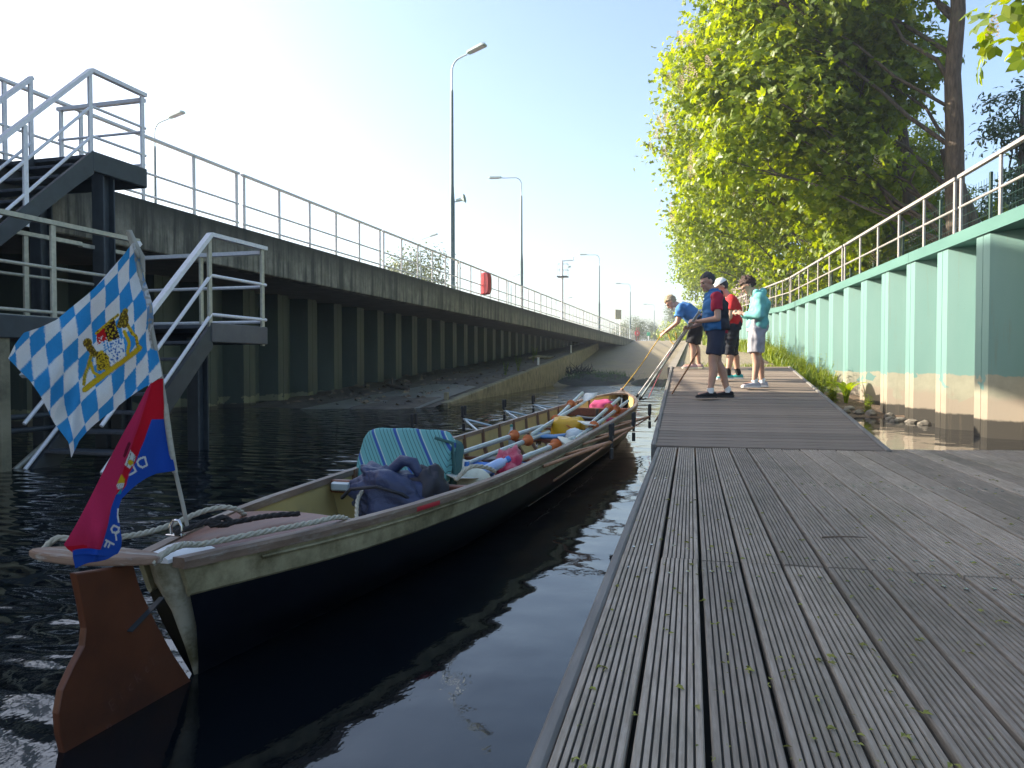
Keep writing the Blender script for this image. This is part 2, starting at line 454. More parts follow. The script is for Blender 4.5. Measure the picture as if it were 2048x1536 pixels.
M['grass'] = leaf_mat('bank_weeds', [(.12, .18, .02), (.19, .26, .03), (.27, .31, .05)], .4)
M['blossom'] = leaf_mat('chestnut_blossom', [(.60, .52, .43), (.66, .58, .48), (.54, .42, .36)], .3)
M['lilac'] = leaf_mat('pale_pink_blossom', [(.42, .33, .34), (.50, .42, .42), (.33, .25, .26)], .3)

def water_mat():
    m, nt, P, N, L = nodes('canal_water')
    P.inputs['Base Color'].default_value = (.0028, .0045, .0065, 1)
    P.inputs['Roughness'].default_value = .035; P.inputs['IOR'].default_value = 1.46
    P.inputs['Specular IOR Level'].default_value = .5
    a = tex_noise(nt, 1.9, 1.2, .45, (1.6, .9, 1), 'World')
    b = tex_noise(nt, 11., 3, .55, (1.3, .8, 1), 'World')
    c = tex_noise(nt, 1.0, 2, .5, None, 'World')
    amp = ramp(nt, c, [(.35, (.25, .25, .25)), (.65, (1, 1, 1))])
    r5 = tex_noise(nt, 4.2, .3, .4, (.75, 1.45, 1), 'World')
    h = math_n(nt, 'ADD', math_n(nt, 'MULTIPLY', a, 1.0), math_n(nt, 'MULTIPLY', b, .13))
    zx = N.new('ShaderNodeSeparateXYZ'); L.new(N.new('ShaderNodeNewGeometry').outputs['Position'], zx.inputs[0])
    chop = ramp(nt, math_n(nt, 'MULTIPLY_ADD', zx.outputs['X'], .25), [(.30, (.60, .60, .60)), (.62, (.46, .46, .46))]); chop.node.inputs[0].links[0].from_node.inputs[2].default_value = 1.0
    far = ramp(nt, math_n(nt, 'MULTIPLY', zx.outputs['Y'], .02), [(.36, (0, 0, 0)), (.62, (2.6, 2.6, 2.6))])
    lf = ramp(nt, chop, [(.47, (.10, .10, .10)), (.60, (1.25, 1.25, 1.25))])
    chop = math_n(nt, 'ADD', chop, far)
    h = math_n(nt, 'MULTIPLY', math_n(nt, 'MULTIPLY', h, amp), chop)
    h = math_n(nt, 'ADD', h, math_n(nt, 'MULTIPLY', r5, lf))
    bump(nt, P, h, 1.0, .024)
    return m
M['water'] = water_mat()
# ---------------------------------------------------------------- geometry of the place
SKEW = rad(2.11)                                   # the left quay turns 2.1 degrees to the right of the pontoon's axis
DL = Vector((math.sin(SKEW), math.cos(SKEW), 0)); NL = Vector((-math.cos(SKEW), math.sin(SKEW), 0))
def lw(u, n, z=0.0): return DL * u + NL * n + Vector((0, 0, z))
QZ = 3.88                                          # quay level above the water
CREST = 85.0
def path_z(y): return min(1.0 + .0385 * (y - 13.65), 3.78)
def ramp_z(y): return min(max(.0835 * (y - 39.6), -1.2), 3.80)

RW_H = []                                          # right-hand sheet pile wall: axis points every 0.2 m
_p = Vector((-math.sin(rad(3.41)), math.cos(rad(3.41)), 0)) * 3.0 + Vector((math.cos(rad(3.41)), math.sin(rad(3.41)), 0)) * 5.1
for _i in range(500):
    _u = 3.0 + _i * .2
    _h = -3.41 if _u < 42 else -3.41 + min((_u - 42) / 18, 1) * 8.0
    RW_H.append((_u, _p.copy(), rad(_h)))
    _p = _p + Vector((math.sin(rad(_h)), math.cos(rad(_h)), 0)) * .2
def rw(u, off=0.0, z=0.0):
    i = max(0, min(len(RW_H) - 1, int(round((u - 3.0) / .2))))
    _, p, h = RW_H[i]
    d = u - RW_H[i][0]
    return p + Vector((math.sin(h), math.cos(h), 0)) * d + Vector((math.cos(h), -math.sin(h), 0)) * off + Vector((0, 0, z))
def rw_h(u): return RW_H[max(0, min(len(RW_H) - 1, int(round((u - 3.0) / .2))))][2]
def cap_z(u): return 3.29 + max(0, u - 29) * .040

# ---------------------------------------------------------------- ground, water, slipway
X, Y = np.meshgrid(np.array([-30, -16, -12.5, -9, -6, -4, -3, -2, -1, -.3, 1, 2, 3, 5, 8, 14.]), np.array([-40, -20, -8, -2, 0, 2, 4, 7, 10, 14, 20, 28, 40, 52.]), indexing='ij')
tag(link('water', grid_mesh('water', X, Y, X * 0), M['water']), kind='structure')

def fbm(x, y, s, seed=0.0):
    return noise.fractal(Vector((x * s, y * s, seed)), 1.0, 2.0, 4)

def field_mesh(name, xs, ys, f):
    X, Y = np.meshgrid(np.array(xs, float), np.array(ys, float), indexing='ij')
    Z = np.array([[f(x, y) for y in ys] for x in xs], float)
    return grid_mesh(name, X, Y, Z)

# paved slipway rising out of the water to the crest, then level ground as far as the horizon
xs = list(np.linspace(-9.5, -.42, 16)); ys = list(np.linspace(30, 84, 46)) + [85, 86]
tag(link('slipway', field_mesh('slipway', xs, ys, lambda x, y: ramp_z(y)), M['paving']), kind='structure')
tag(link('far_ground', field_mesh('far_ground', [-900, -200, -60, -20, -9.4, -.4, 6, 12, 60, 200, 900], [86, 100, 140, 220, 400, 800, 2200], lambda x, y: 3.79), M['field']), kind='structure')
# quay platform left of the wall
v = [lw(-40, 9.69, QZ - .06), lw(86, 9.69, QZ - .06), lw(86, 120, QZ - .06), lw(-40, 120, QZ - .06)]
tag(MB().add(v, [(0, 1, 2, 3)]).build('quay_ground', M['quay']), kind='structure')
v = [lw(88, 8.2, 3.795), lw(420, 8.2, 3.795), lw(420, 60, 3.795), lw(88, 60, 3.795)]
tag(MB().add(v, [(0, 1, 2, 3)]).build('quay_road', M['quay']), kind='structure')

# gravelly bank between the left pile wall and the concrete sill
def sill_x(y): return -6.5 - (y - 20) * .037
def bank_z(x, y):
    u = x * DL.x + y * DL.y
    z = .061 * (u - 17.0)
    z = min(z, 3.72) + .05 * fbm(x, y, .9) * (1 if z > .15 else .3)
    k = min(max((x - sill_x(y) + .75) / .6, 0), 1)
    return z * (1 - k) + (min(.061 * (y - 20.2) + .10, 3.7) - .012) * k
xs = np.linspace(0, 1, 22); ys = np.linspace(15.5, 84, 110)
Xb = np.array([[(-12.2 + y * .0368) * (1 - t) + (sill_x(y) - .10) * t for y in ys] for t in xs]); Yb = np.array([[y for y in ys] for t in xs])
Zb = np.array([[bank_z(Xb[i, j], Yb[i, j]) for j in range(len(ys))] for i in range(len(xs))])
tag(link('gravel_bank', grid_mesh('gravel_bank', Xb, Yb, Zb), M['shore']), kind='structure')
# wet apron at the bank's foot
v = []
for y in np.linspace(16.0, 24.0, 9):
    for t in np.linspace(0, 1, 6):
        x = (-9.6 + (y - 16) * .12) * (1 - t) + (sill_x(y) - .3) * t
        v.append((x, y, bank_z(x, y) + .03 if y > 20.5 else .068 * (y - 17.4) * (1 - t) + (.061 * (y - 20.2) + .10) * t + .03))
f = [(i * 6 + k, i * 6 + k + 1, (i + 1) * 6 + k + 1, (i + 1) * 6 + k) for i in range(8) for k in range(5)]
tag(MB().add(v, f, True).build('concrete_apron', M['apron']), kind='structure')

# right-hand path and the soil slope down to the strip of water by the green wall
def right_z(x, y):
    p = path_z(y)
    wz = .1 * (y - 17.0)
    W = .35 + .14 * max(0, y - 13.6)
    t = min(max((x - 1.7) / W, 0), 1); t = t * t * (3 - 2 * t)
    z = p * (1 - t) + min(wz, p) * t
    if y < 13.7: z = min(z, p - (13.7 - y) * 1.5)
    return z + .035 * fbm(x, y, 1.6, 3.) * (1 if x > 1.5 else .25)
xs = np.linspace(0, 1, 34); ys = np.concatenate([np.linspace(12.6, 30, 80), np.linspace(30.6, 86, 70)])
Xg = np.array([[-.28 * (1 - t) + (rw(y + .3).x + .42) * t for y in ys] for t in xs]); Yg = np.array([[y for y in ys] for t in xs])
Zg = np.array([[right_z(Xg[i, j], Yg[i, j]) for j in range(len(ys))] for i in range(len(xs))])
bank = link('soil_bank', grid_mesh('soil_bank', Xg, Yg, Zg), [M['soil'], M['paving'], M['field']])
mi = np.zeros(len(bank.data.polygons), np.int32)
for p in bank.data.polygons:
    c = p.center
    if c.y > 20 and c.x < rw(c.y).x - 1.0: mi[p.index] = 1
    elif c.y > 13.6 and c.x < 1.55: mi[p.index] = 1
    elif c.y > 21: mi[p.index] = 2
bank.data.polygons.foreach_set('material_index', mi)
tag(bank, kind='structure')
# ground behind the green wall
xs = np.linspace(0, 1, 12); ys = np.linspace(-6, 86, 60)
Xr = np.array([[(rw(max(y, 3)).x + .30) * (1 - t) + 60 * t ** 1.5 for y in ys] for t in xs]); Yr = np.array([[y for y in ys] for t in xs])
Zr = np.array([[cap_z(y) - .12 + .05 * fbm(Xr[i, j], y, .7, 9.) + 1.2 * xs[i] for j, y in enumerate(ys)] for i in range(len(xs))])
tag(link('woodland_ground', grid_mesh('woodland_ground', Xr, Yr, Zr), M['soil']), kind='structure')

# kerb wall along the slipway's right edge
ke = thing('kerb_wall', 'low concrete kerb wall climbing between the slipway and the path', 'wall', (-.34, 13.4, 0))
k = 0
for y0 in np.arange(13.66, 84.5, 4.0):
    y1 = min(y0 + 3.985, 85)
    b = MB(); z0, z1 = path_z(y0) + .06, path_z(y1) + .06
    lo0, lo1 = min(ramp_z(y0), z0 - .3) - .3, min(ramp_z(y1), z1 - .3) - .3
    vs = [(x, y - 13.4, z) for (y, zt, zl) in ((y0, z0, lo0), (y1, z1, lo1)) for x in (-.06, .08) for z in (max(zl, -.6), zt)]
    b.add(vs, [(0, 1, 3, 2), (4, 6, 7, 5), (0, 4, 5, 1), (2, 3, 7, 6), (0, 2, 6, 4), (1, 5, 7, 3)])
    b.build('kerb_segment', M['kerb'], ke)

# concrete sill between the bank and the channel
si = thing('concrete_sill', 'yellowish mossy concrete sill wall edging the gravel bank', 'wall', (sill_x(20), 20, 0))
for y0 in np.arange(19.6, 70, 5.6):
    y1 = min(y0 + 5.57, 70)
    b = MB(); rings = []
    for y in np.linspace(y0, y1, 5):
        zt = max(.061 * (y - 20.2) + .10, .06) ; zt = min(zt, 3.7); x = sill_x(y) - sill_x(20)
        lo = min(ramp_z(y), 0) - .5 if y < 42 else ramp_z(y) - .4
        rings.append([(x - .28, y - 20, lo), (x - .28, y - 20, zt), (x - .02, y - 20, zt), (x, y - 20, zt - .03), (x + .04, y - 20, lo)])
    b.loft(rings, smooth=False); b.build('sill_segment', M['sill'], si)

# mud and moss mounds where the slipway enters the water
def mound(name, label, cx, cy, rx, ry, h, seed, m, kind=None, cat='mud bank'):
    n = 26; xs = np.linspace(-1, 1, n); g = np.array([[max(0, 1 - (a * a + b * b)) ** .7 for b in xs] for a in xs])
    Z = np.array([[g[i, j] * (.6 + .8 * abs(fbm(a * 2.2, b * 2.2, 1.0, seed))) * h + max(ramp_z(cy + b * ry), -.03) - .04 for j, b in enumerate(xs)] for i, a in enumerate(xs)])
    X, Y = np.meshgrid(cx + xs * rx, cy + xs * ry, indexing='ij')
    o = link(name, grid_mesh(name, X, Y, Z), m)
    if kind: tag(o, kind=kind)
    else: tag(o, label, cat)
mound('moss_bank', '', -5.2, 42.5, 2.2, 3.4, .34, 1.3, M['moss'], 'structure')
mound('moss_bank', '', -2.2, 41.2, 1.0, 2.0, .28, 4.3, M['moss'], 'structure')
mound('moss_bank', '', -1.0, 40.5, .75, 2.2, .36, 7.7, M['moss'], 'structure')

# ---------------------------------------------------------------- left quay wall
qw = thing('quay_wall', 'stained overhanging concrete quay wall above the dark piles', 'wall', lw(0, 9.35), -SKEW)
js = [-14 + .0] + [20.45 + 8.5 * k for k in range(-4, 8)] + [86.5]
js = [j for j in js if j > -14.1]
for a, b in zip(js[:-1], js[1:]):
    q = MB(); q.bev((-.16, (a + b) / 2, 3.455 ), (.34, b - a - .022, .85), .02)
    q.build('fascia_panel', M['concrete'], qw)
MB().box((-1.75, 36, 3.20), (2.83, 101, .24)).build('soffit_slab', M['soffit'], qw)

sp = thing('sheet_pile_wall', 'dark green sheet pile wall under the concrete overhang', 'wall', lw(0, 11.9), -SKEW)
def pile_mesh(name, pitch, fl, dep, web, z0, z1, sgn):
    """one pile in plan: flange in front, webs slanting back; sgn = side the front looks to (+x or -x)"""
    pl = [(-dep, -web - (pitch - fl - 2 * web) / 2), (-dep, -web), (0, 0), (0, fl * .5 - .012), (-.010, fl * .5 - .006), (-.010, fl * .5 + .006), (0, fl * .5 + .012), (0, fl), (-dep, fl + web), (-dep, fl + web + (pitch - fl - 2 * web) / 2)]
    pl = [(sgn * x, y) for x, y in pl]
    b = MB(); t = -.025 * sgn
    rings = [[(x, y, z0), (x + t, y, z0), (x + t, y, z1), (x, y, z1)] for x, y in pl]
    b.loft(rings, smooth=False)
    return b.mesh(name)
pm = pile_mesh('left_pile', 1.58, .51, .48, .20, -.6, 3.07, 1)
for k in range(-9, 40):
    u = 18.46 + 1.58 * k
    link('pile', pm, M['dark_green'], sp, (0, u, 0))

def railing(name, label, root_loc, rz, spans, posts, zt, rails, m, ht, cat='railing', top=(.06, .045), post=(.05, .022), group=None):
    t = thing(name, label, cat, root_loc, rz, group)
    return t

gr = thing('guard_rail', 'galvanised guard rail along the top of the left concrete quay', 'railing', lw(0, 9.47, QZ), -SKEW)
post_m = MB().bev((0, 0, .55), (.035, .062, 1.10), .004).mesh('guard_post')
trm = MB().bev((0, 3.3, 1.115), (.075, 6.56, .05), .008).mesh('guard_top_rail')
mrm = MB().tube([(0, .06, .50), (0, 6.56, .50)], .022, 8).mesh('guard_mid_rail')
lrm = MB().tube([(0, .06, .12), (0, 6.56, .12)], .022, 8).mesh('guard_low_rail')
for k in range(-4, 11):
    u0 = 13.40 + 6.65 * k
    if -1 <= k < 0 or k < -1:
        pass
    for q, me in (('top_rail', trm), ('mid_rail', mrm), ('bottom_rail', lrm)):
        link(q, me, M['galv'], gr, (0, u0, 0))
    for a in (.10, 1.38, 2.66, 3.94, 5.22, 6.50):
        link('post', post_m, M['galv'], gr, (0, u0 + a, 0))

# ---------------------------------------------------------------- stairs on the left (upper flight, walkway, lower flight)
def rail_run(parent, pts, m, levels, r=.02, top=True):
    """rails through the given base points at several heights"""
    for i, h in enumerate(levels):
        b = MB()
        for p, q in zip(pts[:-1], pts[1:]):
            p, q = V(p) + V(0, 0, h), V(q) + V(0, 0, h)
            if i == 0: b.bar(p, q, .075, .05)
            else: b.tube([p, q], r, 8)
        b.build('handrail' if i == 0 else 'mid_rail', m, parent)
def stair_post(parent, p, m, h, drop=.0): MB().bev((p[0], p[1], p[2] + (h - drop) / 2), (.034, .062, h + drop), .004).build('post', m, parent)

def loc(u, n, z, u0, n0): return (-(n - n0), u - u0, z)
# upper flight
U0, N0 = 7.9, 8.3
us = thing('upper_staircase', 'steel staircase climbing from the walkway to the quay edge', 'staircase', lw(U0, N0), -SKEW)
L = lambda u, n, z: loc(u, n, z, U0, N0)
MB().bev(L(8.38, 8.58, 3.79), (1.50, .93, .05), .005).build('landing', M['tread'], us)
MB().bev(L(8.38, 7.80, 3.72), (.06, .95, .26), .01).build('landing_beam', M['dark_steel'], us)
MB().bev(L(8.86, 8.55, 3.70), (1.5, .05, .22), .01).build('landing_beam', M['dark_steel'], us)
for n in (7.80, 8.76):
    b = MB(); p = [V(L(7.92, n, 3.84)), V(L(5.62, n, 1.54))]
    b.prism([(7.92, 3.86), (7.92, 3.56), (7.6, 3.30), (5.35, 1.35), (5.35, 1.52)], n - .025, n + .025, lambda a, c, h: L(a, h, c))
    b.build('stringer', M['dark_steel'], us)
for k in range(12):
    z = 3.80 - .19 * (k + 1); u = 7.86 - .205 * (k + .5)
    MB().bev(L(u, 8.28, z), (.90, .235, .035), .004).build('tread', M['tread'], us)
for n in (7.80, 8.76):
    pts = [L(5.5, n, 1.46), L(7.92, n, 3.82)] + ([L(8.86, n, 3.82)] if n < 8 else [])
    rail_run(us, pts, M['galv'], (1.06, .60, .22))
rail_run(us, [L(8.84, 7.80, 3.81), L(8.84, 9.30, 3.81)], M['galv'], (1.00, .56, .10))
for u, n, z in ((7.9, 7.8, 3.8), (8.8, 7.8, 3.8), (8.84, 9.25, 3.8), (6.95, 7.8, 2.85), (5.9, 7.8, 1.82), (7.9, 8.76, 3.8), (6.9, 8.76, 2.82)):
    stair_post(us, L(u, n, z - .14), M['galv'], 1.18)
for n in (7.95, 9.0):
    MB().bev(L(8.25, n, 1.6), (.03, .20, 4.1)).bev(L(8.16, n, 1.6), (.20, .02, 4.1)).bev(L(8.34, n, 1.6), (.20, .02, 4.1)).build('support_column', M['dark_steel'], us)

# walkway
U0, N0 = 7.0, 7.6
wk = thing('steel_walkway', 'dark steel walkway with yellowish rails low beside the quay', 'walkway', lw(U0, N0), -SKEW)
L = lambda u, n, z: loc(u, n, z, U0, N0)
for a in np.arange(2.4, 7.6, .9):
    MB().bev(L(a + .45, 7.55, 1.57), (.92, .885, .05), .004).build('floor_plate', M['tread'], wk)
for n in (7.08, 8.03):
    MB().bev(L(5.2, n, 1.50), (.05, 5.6, .24), .01).build('edge_beam', M['dark_steel'], wk)
rail_run(wk, [L(2.4, 7.12, 1.6), L(7.93, 7.12, 1.6)], M['galv_old'], (1.07, .57, .08))
rail_run(wk, [L(2.4, 8.02, 1.6), L(7.93, 8.02, 1.6)], M['galv_old'], (1.07, .57, .08))
for u in (3.3, 5.0, 6.67, 7.88): stair_post(wk, L(u, 7.12, 1.45), M['galv_old'], 1.22)
for u in (3.3, 5.2, 7.13): stair_post(wk, L(u, 8.02, 1.45), M['galv_old'], 1.22)
for u in (3.4, 6.05):
    for n in (7.15, 8.0):
        MB().bev(L(u, n, .45), (.12, .12, 2.0), .01).build('support_post', M['sill'] if n < 7.5 else M['dark_steel'], wk)
MB().tube([L(4.0, 7.15, .55), L(7.0, 7.15, .55)], .03).build('brace', M['dark_steel'], wk)
MB().tube([L(4.0, 7.15, .42), L(7.0, 7.15, .40)], .03).build('brace', M['dark_steel'], wk)
MB().tube([L(6.1, 7.2, -.1), L(7.2, 7.2, .62)], .03).build('brace', M['galv_old'], wk)

# lower landing and flight into the water
U0, N0 = 8.4, 6.9
ls = thing('lower_staircase', 'steel steps with silver handrails leading down into the water', 'staircase', lw(U0, N0), -SKEW)
L = lambda u, n, z: loc(u, n, z, U0, N0)
MB().bev(L(8.47, 7.0, 1.575), (2.0, 1.14, .05), .005).build('landing', M['tread'], ls)
MB().bev(L(8.47, 6.02, 1.50), (.05, 1.16, .24), .01).build('landing_beam', M['soffit'], ls)
MB().bev(L(9.04, 7.0, 1.50), (2.0, .05, .24), .01).build('landing_beam', M['dark_steel'], ls)
for n in (6.04, 7.02):
    MB().prism([(7.92, 1.62), (7.92, 1.32), (6.1, -.5), (5.95, -.3)], n - .025, n + .025, lambda a, c, h: L(a, h, c)).build('stringer', M['dark_steel'], ls)
for k in range(9):
    MB().bev(L(7.85 - .205 * (k + .5), 6.53, 1.57 - .2 * (k + 1)), (.92, .235, .035), .004).build('tread', M['tread'], ls)
rail_run(ls, [L(6.2, 6.04, -.12), L(7.92, 6.04, 1.6), L(9.08, 6.04, 1.6)], M['galv'], (1.10, .60, .12), .022)
rail_run(ls, [L(6.2, 7.03, -.12), L(7.85, 7.03, 1.53)], M['galv'], (1.10, .60, .12), .022)
rail_run(ls, [L(9.04, 6.06, 1.6), L(9.04, 8.02, 1.6)], M['galv'], (1.04, .57, .09), .022)
rail_run(ls, [L(7.95, 8.04, 1.6), L(9.04, 8.04, 1.6)], M['galv_old'], (1.06, .57, .08), .022)
for u, n in ((7.9, 6.04), (9.0, 6.04), (9.04, 7.05), (9.0, 8.0), (8.3, 8.04)): stair_post(ls, L(u, n, 1.36), M['galv_old'], 1.32)
for u, n in ((6.9, 6.04),): stair_post(ls, L(u, n, .45), M['galv'], 1.22)
for u, n in ((8.25, 6.5), (8.25, 7.7)):
    MB().bev(L(u, n, .45), (.03, .18, 2.0)).bev(L(u - .09, n, .45), (.18, .02, 2.0)).bev(L(u + .09, n, .45), (.18, .02, 2.0)).build('support_column', M['dark_steel'], ls)

# ---------------------------------------------------------------- lamps on the quay
def at_image_x(px, perp):
    ph = rad(15.5) - math.atan((px - 1024) / FPX)
    return perp / math.tan(ph)
def lamp(label, loc_, H, ang, arm=.55, tilt=12, group='lamp posts on the quay'):
    t = thing('lamp_post', label, 'lamp post', loc_, ang, group)
    MB().lathe([(.13, 0), (.13, .02), (.105, .06), (.10, H * .40), (.075, H * .44), (.07, H * .46)], n=12).build('pole_base', M['pole_paint'], t)
    MB().lathe([(.066, H * .46), (.052, H * .86), (.040, H * .87)], n=12).build('pole', M['pole_paint'], t)
    pts = [(0, 0, H * .868), (0, 0, H - .45)] + [(.45 - .45 * math.cos(a), 0, H - .45 + .45 * math.sin(a)) for a in np.linspace(.25, math.pi / 2 - rad(tilt), 7)]
    e = V(pts[-1]); dr = V(math.cos(rad(tilt)), 0, math.sin(rad(tilt)))
    pts.append(e + dr * arm)
    MB().tube(pts, .032, 8).build('arm', M['alu'], t)
    Mx = Matrix.Rotation(-rad(tilt), 3, 'Y'); c = e + dr * (arm + .42)
    hd = MB()
    rings = []
    for s, wd, hh in ((-.40, .08, .05), (-.34, .13, .10), (.30, .15, .12), (.39, .13, .08), (.40, .10, .04)):
        rings.append([V(c) + Mx @ V(s, y, z) for y, z in ((-wd, 0), (wd, 0), (wd * .9, hh * .8), (wd * .5, hh), (-wd * .5, hh), (-wd * .9, hh * .8))])
    hd.loft(rings, smooth=False); h = hd.build('lamp_head', M['lamp_head'], t)
    MB().bev(V(c) + Mx @ V(.06, 0, -.012), (.56, .22, .03), .01, Mx).build('lamp_cover', M['lamp_glass'], h)
    return t
u1 = at_image_x(905, 9.95)
lamp('tallest grey lamp post on the quay edge with a loudspeaker below its arm', lw(u1, 9.95, QZ - .06), 8.95, -SKEW + rad(-12), .35, 13)
near = [(1043, 11.3, 'lamp post just beyond the red lifebuoy case, its arm turned left'), (1198, 11.7, 'lamp post near the slipway crest between the camera mast and the notice board'),
        (1260, 11.8, 'lamp post beyond the notice board, arm reaching left over the quay'), (1308, 11.6, 'smallest lamp post, standing by the green signal sign')]
for px, pp, lb in near: lamp(lb, lw(at_image_x(px, pp), pp, QZ - .06), 8.3, -SKEW + rad(180), .75, 2)
for px, pp, lb in ((315, 24.6, 'lamp post seen through the rail right of the upper staircase'), (842, 25, 'lamp post rising behind the small tree left of the tallest lamp'),
                   (1022, 24.9, 'far lamp post whose pale head shows just left of the second lamp post'), (1126, 25.2, 'far lamp post whose head peeks out right of the camera mast')):
    lamp(lb, lw(at_image_x(px, pp), pp, QZ - .06), 8.2, -SKEW + rad(0), .45, 14)

ls_ = thing('loudspeaker', 'pale horn loudspeaker fixed to the tallest lamp post', 'loudspeaker', lw(u1, 9.95, 7.35), -SKEW)
Mx = Matrix.Rotation(rad(80), 3, 'Y')
MB().lathe([(.05, 0), (.06, .10), (.075, .20), (.10, .27), (.165, .34), (.175, .345), (.16, .335), (.06, .22), (.01, .2)], (.17, 0, .05), 16, Mx).build('horn', M['lamp_head'], ls_)
MB().bar((.06, 0, 0), (.30, 0, .02), .04, .04).build('bracket', M['alu'], ls_)

u2 = at_image_x(972, 9.30)
lb = thing('lifebuoy_case', 'red lifebuoy case strapped to the quay rail', 'lifebuoy case', lw(u2, 9.30, QZ + .06), rad(68))
b = MB(); rings = []
for x, s in ((-.14, .88), (-.11, .98), (.0, 1.0), (.06, .98), (.09, .90)):
    rings.append([(x, math.copysign(abs(math.cos(a)) ** .45, math.cos(a)) * .22 * s, .50 + math.copysign(abs(math.sin(a)) ** .45, math.sin(a)) * .46 * s) for a in np.linspace(0, 2 * math.pi, 28, endpoint=False)])
b.loft(rings).build('case', M['red_box'], lb)
b = MB(); rings = []
for x, s in ((.092, .90), (.115, .92), (.14, .86)):
    rings.append([(x, math.copysign(abs(math.cos(a)) ** .5, math.cos(a)) * .23 * s, .50 + math.copysign(abs(math.sin(a)) ** .5, math.sin(a)) * .46 * s) for a in np.linspace(0, 2 * math.pi, 28, endpoint=False)])
b.loft(rings).build('back_plate', M['beige'], lb)

u3 = at_image_x(1124, 12.6)
ms = thing('camera_mast', 'mast with a caged platform, camera and crossarm on the quay', 'mast', lw(u3, 12.6, QZ - .06), -SKEW)
MB().lathe([(.12, 0), (.09, 5.9)], n=10).build('mast_pole', M['galv'], ms)
MB().bar((0, 0, 5.85), (.95, 0, 5.88), .08, .08).tube([(.93, 0, 5.9), (.93, 0, 6.15)], .04, 6).build('crossarm', M['alu'], ms)
MB().bev((.05, 0, 4.55), (.85, .8, .09)).build('platform', M['dark_steel'], ms)
b = MB()
for x in (-.32, .48):
    for y in (-.35, .35): b.tube([(x, y, 4.6), (x, y, 5.6)], .018, 6)
for z in (5.1, 5.6):
    for y in (-.35, .35): b.tube([(-.32, y, z), (.48, y, z)], .018, 6)
    for x in (-.32, .48): b.tube([(x, -.35, z), (x, .35, z)], .018, 6)
b.build('cage', M['alu'], ms)
MB().bev((.62, -.1, 5.35), (.22, .16, .14), .02).bar((.48, 0, 5.4), (.62, -.1, 5.42), .03, .03).build('camera_housing', M['lamp_head'], ms)

u4 = at_image_x(1236, 10.4)
nb = thing('notice_board', 'pale notice board on two posts beside the quay rail', 'notice board', lw(u4, 10.4, QZ - .06), -SKEW + rad(55))
MB().bev((0, 0, 2.62), (.92, .05, 1.0), .01).build('board', M['beige'], nb)
for x in (-.34, .34): MB().bev((x, .04, 1.3), (.07, .06, 2.6), .01).build('post', M['galv'], nb)

# signals and a fence beyond the crest
s1 = thing('signal_sign', 'round red signal disc on a post beyond the slipway crest', 'signal', (-8.1, 118, 3.79))
MB().lathe([(.06, 0), (.05, 1.9)], n=8).build('post', M['pole_paint'], s1)
MB().lathe([(.42, -.05), (.42, .05)], (0, -.08, 2.25), 20, Matrix.Rotation(rad(90), 3, 'X')).build('disc', M['red_sign'], s1)
MB().lathe([(.13, -.06), (.13, .06)], (0, -.09, 2.25), 14, Matrix.Rotation(rad(90), 3, 'X')).build('lens', M['white'], s1)
s2 = thing('signal_sign', 'small green sign on a white post by the smallest lamp', 'signal', (-6.35, 118, 3.79))
MB().bev((0, 0, .9), (.14, .14, 1.8), .02).build('post', M['white'], s2)
MB().bev((0, -.02, 2.1), (.5, .08, .55), .03).build('panel', M['green_sign'], s2)
fg = thing('field_fence', 'low grey picket fence beyond the slipway crest', 'fence', (-8, 112, 3.79))
for k in range(26): MB().bev((k * .34 - 3.5, 0, .55), (.05, .05, 1.1), .005).build('picket', M['galv'], fg)
for z in (.25, .95): MB().bar((-3.6, .05, z), (5.1, .05, z), .04, .05).build('rail', M['galv'], fg)
gt = thing('barrier_post', 'red brown barrier post at the far end of the quay rail', 'post', lw(86.4, 9.2, QZ - .1), -SKEW)
MB().bev((0, 0, .8), (.14, .14, 1.6), .02).build('post', M['gate_red'], gt)
MB().bev((.25, 0, .8), (.10, .10, 1.6), .02).build('post', M['gate_red'], gt)

# house added out of view on the left quay to throw shade over the pontoon
hs = thing('shade_house', 'unseen two storey brick house added on the left quay to cast shade', 'house', (-18.3, 0.55, QZ - .06))
MB().box((0, 0, 2.77), (8, 21.0, 5.53)).build('wall', M['brick'], hs)
MB().box((0, 0, 6.65), (7.9, 21.0, 2.2)).build('upper_floor', M['brick'], hs)
MB().box((3.55, 11.9, 6.95), (.8, 2.8, 1.9)).build('pile_shade_box', M['brick'], hs)  # box added only to cast shade on the nearest mint green pile
MB().box((0, 0, 7.95), (8.4, 21.4, .4)).build('roof', M['roof'], hs)
for k in range(6):
    for z in (1.7, 5.0):
        f = MB().box((4.02, -8.6 + k * 3.4, z), (.10, 1.3, 1.6)).build('window_frame', M['white'], hs)
        MB().box((4.06, -8.6 + k * 3.4, z), (.06, 1.1, 1.4)).build('pane', M['window_glass'], f)
# ---------------------------------------------------------------- mint green sheet pile wall on the right
gw = thing('sheet_pile_wall', 'mint green sheet pile wall with worn paint along the right', 'wall', rw(3.0))
B0 = rw(3.0)
pmr = pile_mesh('right_pile', 1.58, .47, .44, .33, -.7, 3.11, -1)
k = 0
for i in range(-6, 44):
    u = 12.36 + 1.58 * i
    if u < 3.2: continue
    o = link('pile', pmr, M['mint'], gw)
    o.location = rw(u) - B0; o.rotation_euler = (0, 0, -rw_h(u + .4))
    if u > 26: o.scale = (1, 1, (cap_z(u) - .15) / 3.11)
for a in np.arange(3.2, 82, 6.3):
    b = MB(); rings = []
    for u in np.linspace(a, a + 6.288, 8):
        z = cap_z(u); pts = [(-.035, z - .20), (-.035, z - .01), (-.02, z), (.62, z), (.62, z - .20)]
        rings.append([rw(u, o_, zz) - B0 for o_, zz in pts])
    b.loft(rings, smooth=False).build('cap_beam', M['mint_beam'], gw)

